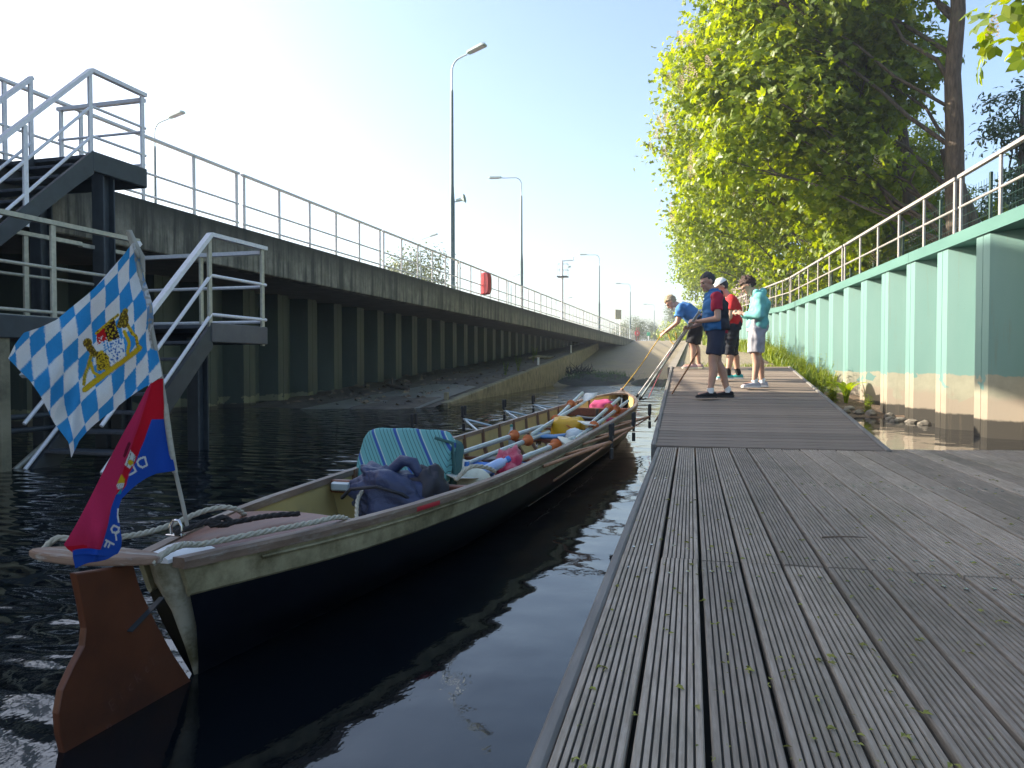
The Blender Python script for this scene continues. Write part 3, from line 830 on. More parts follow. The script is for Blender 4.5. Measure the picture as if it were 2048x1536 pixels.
rr = thing('guard_rail', 'galvanised two bar rail on top of the mint green wall', 'railing', rw(3.0))
post_r = MB().bev((0, 0, .50), (.035, .065, 1.0), .004).mesh('right_post')
P0 = 13.99; PITCH = 7.43
for k in range(-2, 10):
    u0 = P0 + PITCH * k
    for j in range(6):
        u = u0 + .13 + j * (PITCH - .26) / 5
        if 3.2 < u < 80:
            link('post', post_r, M['galv_r'], rr, rw(u, .16, cap_z(u) + .0) - B0).rotation_euler = (0, 0, -rw_h(u))
    us_ = [u for u in np.linspace(u0 + .06, u0 + PITCH - .06, 7) if 3.2 < u < 80]
    if len(us_) < 2: continue
    b = MB()
    for p, q in zip(us_[:-1], us_[1:]): b.bar(rw(p, .16, cap_z(p) + 1.0) - B0, rw(q + .005, .16, cap_z(q) + 1.0) - B0, .075, .055)
    b.build('top_rail', M['galv_r'], rr)
    MB().tube([rw(p, .16, cap_z(p) + .48) - B0 for p in us_], .024, 8).build('mid_rail', M['galv_r'], rr)

mf = thing('mesh_fence', 'thin dark green wire mesh fence behind the right hand rail', 'fence', rw(3.0))
M['fence_green'] = mat('fence_green_coating', (.012, .05, .035), (.01, .04, .03), rough=.45)
for u in np.arange(6.0, 60, 2.5):
    z = cap_z(u) - .15
    MB().bev(V(rw(u, 1.5, z)) - B0 + V(0, 0, .85), (.06, .06, 1.7), .01).build('post', M['fence_green'], mf)
    b = MB()
    for h in np.arange(.1, 1.65, .2): b.bar(rw(u + .04, 1.5, z + h) - B0, rw(u + 2.46, 1.5, cap_z(u + 2.5) - .15 + h) - B0, .006, .006)
    for q in np.arange(.06, 2.5, .12): b.bar(rw(u + q, 1.5, z + .08) - B0, rw(u + q, 1.5, z + 1.62) - B0, .005, .005)
    tag(b.build('wire_mesh', M['fence_green'], mf), kind='stuff')

# ---------------------------------------------------------------- pontoon and gangway
DZ = .36
PX0 = -.252; PW = .1490
pt = thing('landing_pontoon', 'weathered grey grooved plank pontoon beside the boat', 'pontoon', (0, 3, 0))
def plank_mesh(name, L, wd, th, ng, seed):
    r = random.Random(seed)
    pts = [(0, -th), (0, -.004), (.003, 0)]
    marg = .011; step = (wd - 2 * marg) / ng
    for g in range(ng):
        c = marg + step * (g + .5); hw = .0030
        pts += [(c - hw, 0), (c - hw + .0008, -.005), (c + hw - .0008, -.005), (c + hw, 0)]
    pts += [(wd - .003, 0), (wd, -.004), (wd, -th)]
    b = MB(); rings = []
    ns = 5
    for i in range(ns):
        y = L * i / (ns - 1); dz = r.uniform(-.0015, .0015)
        rings.append([(x, y, z + dz) for x, z in pts])
    b.loft(rings, smooth=False)
    me = b.mesh(name)
    me.materials.append(M['deck']); me.materials.append(M['groove'])
    mi = [1 if (p.center.z < -.0042 and p.normal.z > .9 ) else 0 for p in me.polygons]
    me.polygons.foreach_set('material_index', mi)
    return me
secA = [plank_mesh('deck_plank', 5.385, PW - .0135, .032, 7, s) for s in range(4)]
secB = [plank_mesh('deck_plank', 3.93, PW - .0135, .032, 7, s + 9) for s in range(4)]
def end_y(x): return 6.86 + .155 * (x - PX0)
edge = MB()
for k in range(27):
    x = PX0 + k * PW
    for sec, y0, L in ((secA, -2.47, 5.385), (secB, 2.925, end_y(x) - 2.925)):
        o = link('plank', sec[RND.randrange(4)], None, pt)
        o.location = (x + RND.uniform(-.0015, .0015), y0 - 3, DZ + RND.uniform(-.0022, .0022))
        o.rotation_euler = (RND.uniform(-.0004, .0004), RND.uniform(-.008, .008), RND.uniform(-.0005, .0005))
        if sec is secB: o.scale = (1, L / 3.93, 1)
MB().bev((PX0 - .022, 2.2 - 3, DZ - .055), (.036, 9.3, .115), .008).build('edge_board', M['wood_edge'], pt)
MB().box((1.8, 2.2 - 3, DZ - .115), (4.0, 9.0, .12)).build('frame', M['groove'], pt)
for y in (-1, 2.0, 5.2): MB().bev((1.8, y - 3, .06), (3.9, 1.0, .30), .05).build('float', M['dark_steel'], pt)
scr = MB()
for k in range(27):
    for y in (.95, 1.02, 2.75, 3.08, 4.9, 5.0):
        for dx in (.035, .098):
            x = PX0 + k * PW + dx + RND.uniform(-.006, .006)
            scr.lathe([(.0085, -.002), (.0085, .0012), (.0055, .0018)], (x, y + RND.uniform(-.05, .05) - 3, DZ + .001), 10, None, False)
tag(scr.build('screw', M['chrome'], pt), kind='stuff')

g0 = (0.7, 6.9, DZ); GS = .1045
gg = thing('gangway', 'brown cross planked gangway rising from the pontoon to the path', 'gangway', (.66, 6.92, DZ))
pl = MB().bev((0, 0, -.017), (1.93, .132, .034), .005).mesh('gangway_plank')
ang = math.atan(GS)
for k in range(47):
    y = .10 + k * .1425
    o = link('plank', pl, M['gang'], gg, (RND.uniform(-.006, .006), y, y * GS + .006 + RND.uniform(-.003, .003)))
    o.rotation_euler = (ang, 0, RND.uniform(-.002, .002) + .02 * (1 - k / 47))
Ry = Matrix.Rotation(ang, 3, 'X')
for x in (-.985, .985): MB().bev((x, 3.36, 3.36 * GS - .065), (.045, 6.72, .17), .008, Ry).build('side_beam', M['wood_edge'], gg)

# fallen blossoms and leaf scraps on the boards
b = MB()
for i in range(640):
    y = abs(RND.gauss(0, 2.2)) + 1.0
    x = RND.uniform(PX0, min(3.4, .35 + y * .75))
    if y > 6.6: continue
    s = RND.uniform(.004, .013); a = RND.uniform(0, 6.28)
    for j in range(RND.choice((1, 2, 3))):
        a += RND.uniform(.8, 2.5); c = V(x + RND.uniform(-.01, .01), y + RND.uniform(-.01, .01), DZ + .004)
        d = V(math.cos(a), math.sin(a), 0) * s; e = V(-d.y, d.x, 0) * RND.uniform(.2, .45)
        b.add([c - d, c + e + V(0, 0, s * .5), c + d, c - e + V(0, 0, .002)], [(0, 1, 2, 3)])
tag(b.build('fallen_blossom', M['litter']), kind='stuff')
for (x, y, r, L) in ((.55, 3.4, .4, .18), (1.95, 4.4, -.5, .14)):
    tw = MB().tube([(0, 0, 0), (L * .4, .012, .004), (L * .7, .004, .008), (L, .02, .003)], [.004, .0035, .003, .0015], 6)
    tag(tw.build('twig', M['driftwood'], None, (x, y, DZ + .006)), 'thin dark twig on the middle boards of the pontoon' if x < 1 else 'small dark twig lying far right on the pontoon', 'twig')
# ---------------------------------------------------------------- trees
def rot_frames(n, nrm):
    """random tangent frames whose third axis is nrm"""
    r = RNG.normal(size=(n, 3)); t = np.cross(nrm, r); t /= np.linalg.norm(t, axis=1)[:, None] + 1e-9
    b = np.cross(nrm, t)
    return t, b, nrm
def leaves(centers, nrm, size, leaflets=5, wid=.27, droop=.35):
    """palmate leaves: each leaflet a bent diamond"""
    n = len(centers)
    t, b, nn = rot_frames(n, nrm)
    allv = []
    angs = np.radians(np.linspace(-78, 78, leaflets)) if leaflets > 1 else np.array([0.])
    for a in angs:
        ln = size * (1 - .28 * abs(a) / 1.4)
        d = t * math.cos(a) + b * math.sin(a); s = -t * math.sin(a) + b * math.cos(a)
        L = ln[:, None]
        dr = (droop * RNG.uniform(.3, 1.3, n))[:, None]
        p0 = centers + d * L * .05
        p1 = centers + d * L * .62 + s * L * wid - nn * L * dr * .25
        p2 = centers + d * L - nn * L * dr
        p3 = centers + d * L * .62 - s * L * wid - nn * L * dr * .25
        allv.append(np.stack([p0, p1, p2, p3], 1))
    v = np.concatenate(allv, 0).reshape(-1, 3)
    q = np.arange(len(v)).reshape(-1, 4)
    return v, q
def crown_points(blobs, dens, spread=.42, per=9, shell=(.45, 1.04), seed=0):
    P = []; Nn = []
    rng = np.random.default_rng(seed)
    for (x, y, z, r) in blobs:
        nc = int(dens * r * r / per)
        d = rng.normal(size=(nc, 3)); d /= np.linalg.norm(d, axis=1)[:, None]
        rr = r * (shell[0] + (shell[1] - shell[0]) * rng.random(nc) ** .55)
        # ragged outline
        wob = np.array([1 + .22 * noise.noise(Vector((q[0] * 2.2 + x, q[1] * 2.2 + y, q[2] * 2.2 + z))) for q in d])
        c = np.array([x, y, z]) + d * (rr * wob)[:, None] * np.array([1, 1, .88])
        # gaps
        keep = np.array([noise.noise(Vector((q[0] * .75, q[1] * .75, q[2] * .9 + seed))) > -.09 for q in c])
        c = c[keep]; d = d[keep]
        k = np.repeat(np.arange(len(c)), per)
        off = np.clip(rng.normal(size=(len(k), 3)), -1.5, 1.5) * spread * np.array([1, 1, .6])
        P.append(c[k] + off)
        nn = d[k] * .75 + np.array([0, 0, .55]) + rng.normal(size=(len(k), 3)) * .45
        Nn.append(nn / np.linalg.norm(nn, axis=1)[:, None])
    return np.concatenate(P), np.concatenate(Nn)
def wig(p, q, n, amp, seed):
    r = random.Random(seed); p, q = V(p), V(q); pts = []
    for i in range(n + 1):
        t = i / n; e = amp * math.sin(math.pi * t)
        pts.append(p.lerp(q, t) + V(r.uniform(-e, e), r.uniform(-e, e), r.uniform(-e, e) * .5 + e * .6))
    return pts
candle = MB()
for i in range(48):
    t = i / 48; a = i * 2.4; r_ = .058 * (1 - t) ** .8 + .010; c = V(r_ * math.cos(a), r_ * math.sin(a), t * .33)
    d = V(math.cos(a), math.sin(a), .5).normalized() * .026; e = V(-math.sin(a), math.cos(a), 0) * .020
    candle.add([c, c + d * .6 + e, c + d * 1.3, c + d * .6 - e], [(0, 1, 2, 3)])
candle_me = candle.mesh('blossom'); candle_me.materials.append(M['blossom'])

def tree(name, label, loc_, blobs, trunk, dens=620, size=(.11, .20), m='leaf', bark='bark', group=None, seed=1, leaflets=5, per=9, spread=.42, candles=0, limbs=True, cat='tree', wid=.27, r0=.24, taper=.3, sub=3):
    t = thing(name, label, cat, loc_, 0, group)
    b = MB()
    n = len(trunk)
    b.tube(trunk, [r0 * (1 - (1 - taper) * i / (n - 1)) for i in range(n)], 10)
    r = random.Random(seed)
    if limbs:
        for i, (x, y, z, rr) in enumerate(blobs):
            # leave the trunk somewhat below the blob
            zt = max(trunk[0][2] + 1.2, z - 2.0 - .5 * math.hypot(x - trunk[-1][0], y - trunk[-1][1]))
            k = 0
            while k < n - 2 and trunk[k + 1][2] < zt: k += 1
            f = min(max((zt - trunk[k][2]) / max(trunk[k + 1][2] - trunk[k][2], .01), 0), 1)
            st = V(trunk[k]).lerp(V(trunk[k + 1]), f)
            pts = wig(st, (x, y, z), 5, .28, seed * 31 + i)
            rb = .035 + .014 * rr
            b.tube(pts, [rb * (1 - .14 * j) for j in range(6)], 7)
            for s in range(sub):
                d = V(r.gauss(0, 1), r.gauss(0, 1), r.gauss(0, .6)).normalized() * rr * .9
                b.tube(wig(pts[3 + s % 2], V(x, y, z) + d, 3, .15, seed + s * 7 + i), [.032, .022, .014, .006], 5)
    b.build('trunk', M[bark], t)
    P, Nn = crown_points(blobs, dens, spread, per, seed=seed)
    sz = RNG.uniform(size[0], size[1], len(P))
    v, q = leaves(P, Nn, sz, leaflets, wid)
    me = np_mesh('crown', v, q)
    me.materials.append(M[m])
    link('crown', me, None, t)
    for i in range(candles):
        x, y, z, rr = blobs[r.randrange(len(blobs))]
        d = V(-abs(r.gauss(.9, .6)), r.gauss(-.5, .7), r.gauss(.15, .55)).normalized()
        o = link('blossom', candle_me, None, t, V(x, y, z) + d * rr * r.uniform(1.10, 1.24))
        o.rotation_euler = (r.uniform(-.35, .35), r.uniform(-.35, .35), r.uniform(0, 6))
        s = r.uniform(1.1, 1.6); o.scale = (s, s, s)
    return t

GRP = 'horse chestnuts behind the green wall'
BA = [(.9, 2.8, 1.7, 1.1), (-.7, 1.6, 1.0, .9), (-1.3, 1.8, 6.4, 1.5), (-1.2, 1.2, 9.2, 1.5), (-1.0, 1.6, 12.0, 1.4), (-1.5, 2.6, 1.6, 1.0), (-2.2, 1.4, 2.4, .9), (-1.7, .6, 3.4, .9), (-3.1, 1.2, 3.6, 1.4), (-4.3, .9, 5.4, 1.9), (-2.4, 2.2, 5.6, 2.2), (-4.6, 1.4, 7.6, 2.0), (-2.6, 1.0, 8.2, 2.1), (-4.0, 2.0, 9.8, 2.1),
      (-2.6, 2.6, 10.4, 2.2), (-4.1, 1.0, 11.9, 1.9), (-2.2, .6, 13.0, 2.0), (-2.0, 3.0, 12.2, 2.0), (-2.8, 3.8, 4.6, 1.6), (-3.4, 2.6, 14.2, 2.0), (-6.1, .6, 9.3, .75), (-6.0, 1.2, 6.0, .8), (-5.8, 1.0, 12.2, .7), (-5.4, .4, 3.6, .7), (-2.0, .2, 14.6, 1.6)]
BB = [(-1.2, 1.6, 1.7, 1.0), (-2.4, .8, 2.6, 1.0), (-2.4, -.6, 3.9, 1.1), (-3.8, .5, 4.6, 1.7), (-5.0, -.3, 6.2, 1.9), (-3.0, -1.2, 7.0, 2.1), (-4.8, .8, 8.8, 2.0), (-2.2, 1.6, 9.4, 2.3), (-3.9, -.8, 11.0, 2.0),
      (-2.0, .4, 12.0, 2.2), (-1.4, 2.4, 9.0, 1.9), (-1.6, -1.6, 6.4, 1.7), (-2.2, .9, 13.6, 2.1), (-6.7, 0, 7.6, .8), (-6.2, .4, 10.6, .7), (-5.8, .2, 4.4, .8), (-1.6, 2.6, 5.8, 1.6)]
BC = [(-1.3, 1.4, 1.5, 1.0), (-2.5, .4, 2.4, 1.0), (-2.0, .4, 4.2, 1.0), (-3.6, -.8, 3.9, 1.5), (-5.4, .2, 5.0, 1.9), (-4.2, 1.4, 6.8, 2.1), (-5.2, -.8, 8.2, 1.9), (-2.6, -.4, 8.6, 2.3), (-3.6, 1.0, 10.6, 2.1), (-6.9, .2, 6.4, .8), (-6.6, -.4, 9.4, .7), (-5.4, .8, 12.0, .7),
      (-2.2, -.6, 11.4, 2.1), (-1.2, 2.2, 8.0, 1.9), (-1.6, 1.8, 5.6, 1.7), (-1.6, 1.8, 13.2, 1.9)]
WZ = 3.15
t1 = tree('chestnut_tree', 'nearest big chestnut with a bare upright trunk forking by the open sky', (6.55, 21.5, WZ), BA,
          [(.25, 0, -.2), (.10, 0, 1.2), (.02, 0, 2.6), (0, .02, 4.2), (-.05, .05, 5.4), (.06, .05, 7.0), (.02, .1, 8.6), (-.35, .2, 10.4), (-.5, .4, 12.2)],
          group=GRP, seed=3, candles=46, r0=.27, taper=.42, size=(.15, .26), dens=470)
t2 = tree('chestnut_tree', 'chestnut with white flower candles, second trunk from the open sky', (6.7, 26.0, WZ), BB,
          [(.1, 0, -.2), (0, 0, 1.5), (-.05, .05, 3.5), (-.3, .1, 6.0), (-.4, .2, 9.0), (-.6, .3, 12)], group=GRP, seed=5, candles=40, r0=.24)
t3 = tree('chestnut_tree', 'chestnut whose pale slim trunk stands third along the rail', (6.5, 29.0, WZ), BC,
          [(0, 0, -.2), (.05, 0, 1.5), (0, .1, 3.5), (-.1, .2, 6.0), (-.3, .2, 9.0), (-.4, .3, 12)], group=GRP, seed=8, candles=40, r0=.22)
lean = copy_tree(t2); lean.location = (6.1, 34.2, cap_z(34) - .1); lean.rotation_euler = (0, rad(-5), rad(14)); lean['label'] = 'chestnut with a leaning trunk, fourth along the right hand rail'
for src, x, y, s, rz, lb in ((t3, 6.0, 42.0, 1.0, -10, 'chestnut beside the pale pink flowering shrub'), (t1, 6.0, 51, .95, 20, 'leafy chestnut behind the pink flowering shrub'),
                             (t2, 5.6, 60, 1.0, -16, 'chestnut overhanging the path behind the four people'), (t3, 5.6, 71, 1.05, 12, 'farther chestnut lining the path near the slipway crest'),
                             (t1, 5.4, 83, 1.0, -8, 'last chestnut of the row at the slipway crest')):
    c = copy_tree(src); c.location = (x, y, cap_z(y) - .2); c.rotation_euler = (0, 0, rad(rz)); c.scale = (s, s, s); c['label'] = lb
    for q in [q for q in c.children if q.name.startswith('blossom')][6 if y < 55 else 0:]: bpy.data.objects.remove(q)
# second row, fills the shade under the crowns
for src, x, y, s, rz, lb in ((t2, 10.2, 37, .5, 70, 'chestnut in the second row, seen between the nearest trunks'), (t3, 10.0, 45, .62, 150, 'chestnut in the shaded second row behind the leaning trunk'),
                             (t1, 10.5, 56, .75, 200, 'chestnut deep in the second row behind the pink shrub'), (t2, 11, 70, .9, 100, 'farthest chestnut of the shaded second row')):
    c = copy_tree(src); c.location = (x, y, WZ + 1.0); c.rotation_euler = (0, 0, rad(rz)); c.scale = (s, s, s); c['label'] = lb
    for q in [q for q in c.children if q.name.startswith('blossom')]: bpy.data.objects.remove(q)
# the tree whose branch hangs into the top right corner
tree('chestnut_tree', 'near chestnut whose big leaves hang into the top right corner', (8.6, 13.0, WZ), [(-3.25, -.3, 3.25, .85), (-2.9, -.2, 4.2, 1.0), (-1.9, -.4, 5.4, 1.4), (-.6, 0, 7.0, 1.8), (.8, .6, 6.0, 1.8), (0, -1.2, 8.4, 1.8)],
     [(0, 0, -.2), (0, 0, 2.5), (-.2, 0, 5), (-.3, 0, 8)], group=GRP, seed=12, dens=260, size=(.20, .33), candles=4, per=7)
# leaning stem in front of the second gap
ls2 = thing('leaning_trunk', 'leaning brown trunk crossing behind the nearest chestnut', 'tree', (7.15, 22.6, WZ - .1))
MB().tube([(.85, .1, -.2), (.6, .1, .6), (.25, .05, 1.7), (-.2, 0, 2.9), (-.5, 0, 3.9)], [.26, .24, .22, .19, .12], 10).build('trunk', M['bark'], ls2)

# evergreens far right, shrubs and undergrowth
def dark_tree(x, y, h, lb, sd):
    bl = [(RND.uniform(-.3, .3) * h * .2, RND.uniform(-.3, .3), h * f, h * (.30 - .2 * f)) for f in (.15, .3, .45, .6, .75, .9)]
    return tree('evergreen_tree', lb, (x, y, WZ + .6), bl, [(0, 0, -.2), (0, 0, h * .5), (0, 0, h * .95)], dens=330, size=(.18, .34), m='leaf_dark', bark='bark_far', group='dark evergreens beyond the mesh fence', seed=sd, leaflets=3, per=8, spread=.32, r0=.16, wid=.2, sub=1)
d1 = dark_tree(10.9, 29, 7.0, 'dark evergreen just right of the nearest chestnut trunk', 21)
d2 = dark_tree(14.4, 33, 8.6, 'dark evergreen under the patch of open sky', 22)
for x, y, s, lb in ((17.5, 38, 1.15, 'grey green evergreen at the right edge behind the rail'), (15.0, 29, .85, 'smaller dark evergreen at the far right behind the mesh fence'), (19, 46, 1.2, 'distant evergreen fading behind the right hand fence')):
    c = copy_tree(d2); c.location = (x, y, WZ + .6); c.scale = (s, s, s); c.rotation_euler = (0, 0, x); c['label'] = lb
sh = tree('flowering_shrub', 'pale pink flowering shrub behind the rail', (4.9, 46, cap_z(46) - .1), [(-.6, 0, 1.2, 1.1), (.7, .4, 1.5, 1.2), (-.2, .5, 2.4, 1.1), (-1.5, .3, 1.6, .9)], [(0, 0, -.2), (0, 0, 1.2)], dens=420, size=(.09, .17), m='lilac', bark='bark_far', seed=31, leaflets=3, per=8, spread=.25, r0=.06, cat='shrub')
s2 = tree('green_shrub', 'bushy green shrub under the chestnuts behind the rail', (8.2, 24.6, WZ), [(-.8, 0, .8, .9), (.5, .2, .9, 1.0), (-.1, .4, 1.5, .9)], [(0, 0, -.2), (0, 0, 1.0)], dens=420, size=(.09, .19), m='leaf', bark='bark_far', seed=33, leaflets=3, per=8, spread=.25, r0=.06, cat='shrub', group='shrubs under the chestnuts')
for i, (x, y, s, lb) in enumerate(((8.8, 30, 1.3, 'green shrub between the second and third chestnut trunks'), (7.6, 36, 1.2, 'green shrub beside the leaning chestnut'), (9.2, 18.5, 1.0, 'low green shrub behind the mesh fence at the right edge'),
                                   (11, 22.5, 1.4, 'broad shrub under the dark evergreens'), (10.0, 33, 2.3, 'tall green shrub behind the third chestnut'), (9.6, 40, 2.6, 'tall green shrub behind the leaning chestnut'), (9.0, 49, 2.6, 'tallest green shrub in the shade beyond the pink one'), (8.5, 44, 1.4, 'green shrub shading the foot of the pink shrub'), (7.5, 54, 1.6, 'green shrub beyond the pink shrub'),
                                   (1.2, 90, 1.6, 'green shrub at the end of the path on the crest'), (-1.6, 94, 1.5, 'green shrub left of the path on the crest'), (4.5, 90, 1.8, 'tall shrub at the right of the crest'), (3.6, 59, 1.9, 'shrub beside the path behind the person in red'), (3.0, 67, 2.2, 'shrub hugging the path half way up to the crest'),
                                   (2.4, 77, 2.4, 'big shrub at the path edge just before the crest'), (1.9, 97, 3.0, 'tallest shrub closing the end of the path'), (-.4, 104, 2.4, 'shrub on the crest left of the tallest one'))):
    c = copy_tree(s2); c.location = (x, y, WZ + .2 if y < 60 else 3.75); c.scale = (s, s, s); c.rotation_euler = (0, 0, i * 1.3); c['label'] = lb

# far trees beyond the crest and beyond the quay
far1 = tree('far_tree', 'round willow like tree behind the red signal', (-10.5, 150, 3.7), [(-2.4, 0, 2.4, 2.2), (1.2, 0, 2.6, 2.4), (-.8, .5, 4.8, 2.6), (1.6, .5, 4.4, 2.0), (-3.4, 0, 1.4, 1.5)], [(0, 0, -.2), (0, 0, 3)], dens=520, size=(.16, .30), m='leaf_far', bark='bark_far', group='far trees beyond the crest', seed=41, leaflets=1, per=6, spread=.5, wid=.3, r0=.25)
far2 = tree('far_tree', 'tall flat topped tree at the right end of the far trees', (-3.6, 165, 3.7), [(-.6, 0, 2.2, 2.2), (.6, 0, 4.4, 2.0), (-.4, 0, 6.6, 1.9), (.5, 0, 8.6, 1.6), (-.6, 0, 9.4, 1.3)], [(0, 0, -.2), (0, 0, 8)], dens=520, size=(.16, .30), m='leaf_far', bark='bark_far', group='far trees beyond the crest', seed=42, leaflets=1, per=6, spread=.42, wid=.3, r0=.3)
for src, x, y, s, lb in ((far1, -5.5, 135, .55, 'bright green bush between the smallest lamp and the path'), (far1, -2.4, 130, .6, 'bright green bush at the right of the smallest lamp'), (far1, -15, 175, 1.0, 'hazy tree left of the red signal'),
                         (far1, -19, 190, .8, 'low far tree above the end of the quay rail'), (far2, -8.4, 180, .7, 'slim tree between the signal and the smallest lamp'), (far1, 1, 150, .9, 'tree closing the view at the end of the path')):
    c = copy_tree(src); c.location = (x, y, 3.7); c.scale = (s, s, s); c.rotation_euler = (0, 0, x * 2.1); c['label'] = lb
for px, pp, H, lb, src in ((838, 30, 1.35, 'sunlit small tree seen through the rail left of the tallest lamp', far1), (905, 34, 1.0, 'low tree behind the foot of the tallest lamp', far1), (955, 40, .95, 'bush seen through the rail left of the lifebuoy case', far1),
                           (1090, 60, 1.05, 'far bush seen through the rail left of the camera mast', far1), (1145, 62, .95, 'far bush seen through the rail right of the camera mast', far1), (1178, 60, .9, 'far bush left of the third lamp post', far1),
                           (1212, 40, .8, 'sunlit far bush seen through the rail right of the third lamp post', far1), (1243, 34, .8, 'sunlit far bush behind the notice board posts', far1)):
    c = copy_tree(src); c.location = lw(at_image_x(px, pp), pp, QZ - .1); c.scale = (H, H, H); c.rotation_euler = (0, 0, px); c['label'] = lb; c['group'] = 'bushes beyond the quay'

# weeds and plants at the foot of the green wall
def blades(n, area, hmin, hmax, wd, seed, zf):
    r = random.Random(seed); b = MB()
    for i in range(n):
        x, y = area(r); z = zf(x, y) - .02; h = r.uniform(hmin, hmax); a = r.uniform(0, 6.28)
        d = V(math.cos(a), math.sin(a), 0); e = V(-d.y, d.x, 0) * wd * r.uniform(.6, 1.3); l = d * h * r.uniform(.15, .55); c = V(x, y, z)
        b.add([c - e, c + e, c + e * .8 + l * .4 + V(0, 0, h * .65), c - e * .8 + l * .4 + V(0, 0, h * .65), c + l + V(0, 0, h)], [(0, 1, 2, 3), (3, 2, 4)])
    return b
def wall_area(y0, y1, w0, w1):
    def f(r):
        y = y0 + (y1 - y0) * r.random() ** 1.3
        return rw(y).x - w0 - (w1 - w0) * r.random() ** 1.5, y
    return f
tag(blades(8500, wall_area(22.0, 60, -.1, 1.6), .12, .50, .017, 4, right_z).build('bank_grass', M['grass']), kind='stuff')
tag(blades(1500, lambda r: (r.uniform(-.1, 1.9), 13.75 + abs(r.gauss(0, 1.2))), .03, .10, .006, 5, right_z).build('path_grass', M['grass']), kind='stuff')
tag(blades(1600, lambda r: (-5.3 + r.gauss(0, .8), 43.6 + r.gauss(0, 1.1)), .08, .26, .012, 6, lambda x, y: max(ramp_z(y), 0) + .12).build('mud_grass', M['leaf_dark']), kind='stuff')
def weed(name, label, x, y, h, n, sd, m='grass', lw_=.045, group=None):
    r = random.Random(sd); z = right_z(x, y) - .02
    t = thing(name, label, 'plant', (x, y, z), 0, group)
    b = MB(); s = MB()
    for k in range(n):
        a = r.uniform(0, 6.28); hh = h * r.uniform(.6, 1.05); sp = r.uniform(.05, .32) * h
        top = V(math.cos(a) * sp, math.sin(a) * sp, hh)
        s.tube([(r.uniform(-.05, .05), r.uniform(-.05, .05), 0), top * .5 + V(0, 0, .03), top], [.006, .005, .003], 4)
        for j in range(11):
            f = .18 + .82 * j / 10; c = top * f; a2 = r.uniform(0, 6.28); d = V(math.cos(a2), math.sin(a2), r.uniform(-.25, .35)); e = V(-d.y, d.x, 0)
            L = lw_ * r.uniform(1.6, 3.2) * (1.1 - .5 * f)
            b.add([c, c + d * L * .5 + e * L * .26, c + d * L + V(0, 0, -.15 * L), c + d * L * .5 - e * L * .26], [(0, 1, 2, 3)])
    s.build('stem', M['grass'], t); b.build('foliage', M[m], t)
    return t
weed('leafy_weed', 'tall leafy weed climbing by the pale foot of the green wall', 3.25, 20.4, 1.15, 11, 3)
weed('leafy_weed', 'bushy weed left of the tall one at the wall foot', 3.05, 22.6, .75, 18, 4)
weed('leafy_weed', 'wide weed clump farther up the bank behind the teal hooded person', 2.95, 25.2, .8, 20, 5)
weed('leafy_weed', 'small weed growing from the rubble near the water', 3.72, 17.6, .45, 9, 6)
weed('leafy_weed', 'lowest weed right beside the water at the wall foot', 3.3, 19.0, .42, 12, 7)
weed('leafy_weed', 'dense weed clump highest on the soil bank', 2.7, 28.5, .9, 22, 8)
for i, (x, y, h, lb) in enumerate(((3.35, 19.6, .7, 'leafy weed just left of the broad leaved plant'), (2.9, 21.2, .6, 'yellow green weed nearest the gangway side of the bank'), (3.2, 23.8, .9, 'tall weed against the third pale pile foot'), (2.5, 24.0, .55, 'low weed on the crown of the soil bank'),
                                   (3.0, 27.0, 1.0, 'upright weed at the wall behind the hooded person'), (2.4, 31.0, .9, 'weed clump where the bank meets the path'), (2.7, 34.5, 1.0, 'farthest tall weed along the wall foot'))):
    weed('leafy_weed', lb, x, y, h, 17, 40 + i, group='weeds at the foot of the green wall')
bl = thing('broad_leaf_plant', 'plant with long broad leaves at the wall foot', 'plant', (3.55, 18.9, right_z(3.55, 18.9)))
for k in range(8):
    a = k * .8; d = V(math.cos(a), math.sin(a), 0); e = V(-d.y, d.x, 0); b = MB(); rings = []
    for j in range(6):
        f = j / 5; c = d * .45 * f * f + V(0, 0, .75 * f - .25 * f ** 3); wd = .065 * math.sin(math.pi * (.15 + .8 * f)) + .006
        rings.append([c - e * wd, c + V(0, 0, -.01), c + e * wd])
    b.loft(rings, False, True, False); b.build('leaf', M['leaf'], bl)

def rock(x, y, s, sd):
    r = random.Random(sd); bm = bmesh.new(); bmesh.ops.create_icosphere(bm, subdivisions=2, radius=1)
    for v_ in bm.verts: v_.co *= 1 + .28 * noise.noise(v_.co * 1.3 + V(sd, 0, 0)); v_.co = V(v_.co.x * s, v_.co.y * s * r.uniform(.7, 1), v_.co.z * s * .6)
    me = bpy.data.meshes.new('stone'); bm.to_mesh(me); bm.free()
    o = link('stone', me, M['stone'], None, (x, y, max(right_z(x, y), -.02) + s * .2)); o.rotation_euler = (0, 0, r.uniform(0, 6))
    return o
sts = [(4.02, 16.9, .13), (3.9, 16.3, .12), (3.75, 17.3, .14), (4.12, 15.7, .12), (3.55, 17.5, .12), (4.0, 16.0, .13), (3.3, 17.6, .11), (4.2, 15.2, .13), (3.85, 15.8, .10), (3.45, 18.0, .12), (3.1, 18.2, .10)]
order = {k: n for n, k in enumerate(sorted(range(len(sts)), key=lambda k: -sts[k][0]))}
ORD = 'first second third fourth fifth sixth seventh eighth ninth tenth eleventh'.split()
for i, (x, y, s) in enumerate(sts):
    tag(rock(x, y, s, i * 3 + 1), ORD[order[i]] + ' pale rubble stone at the waterline counting from the green wall', 'stone', 'rubble stones at the water by the green wall')
tag(MB().ball((0, 0, 0), (.12, .08, .05), 10, 6).build('floating_clump', M['moss'], None, (2.75, 15.2, .01)), 'small dark clump floating in the water by the bank', 'clump')

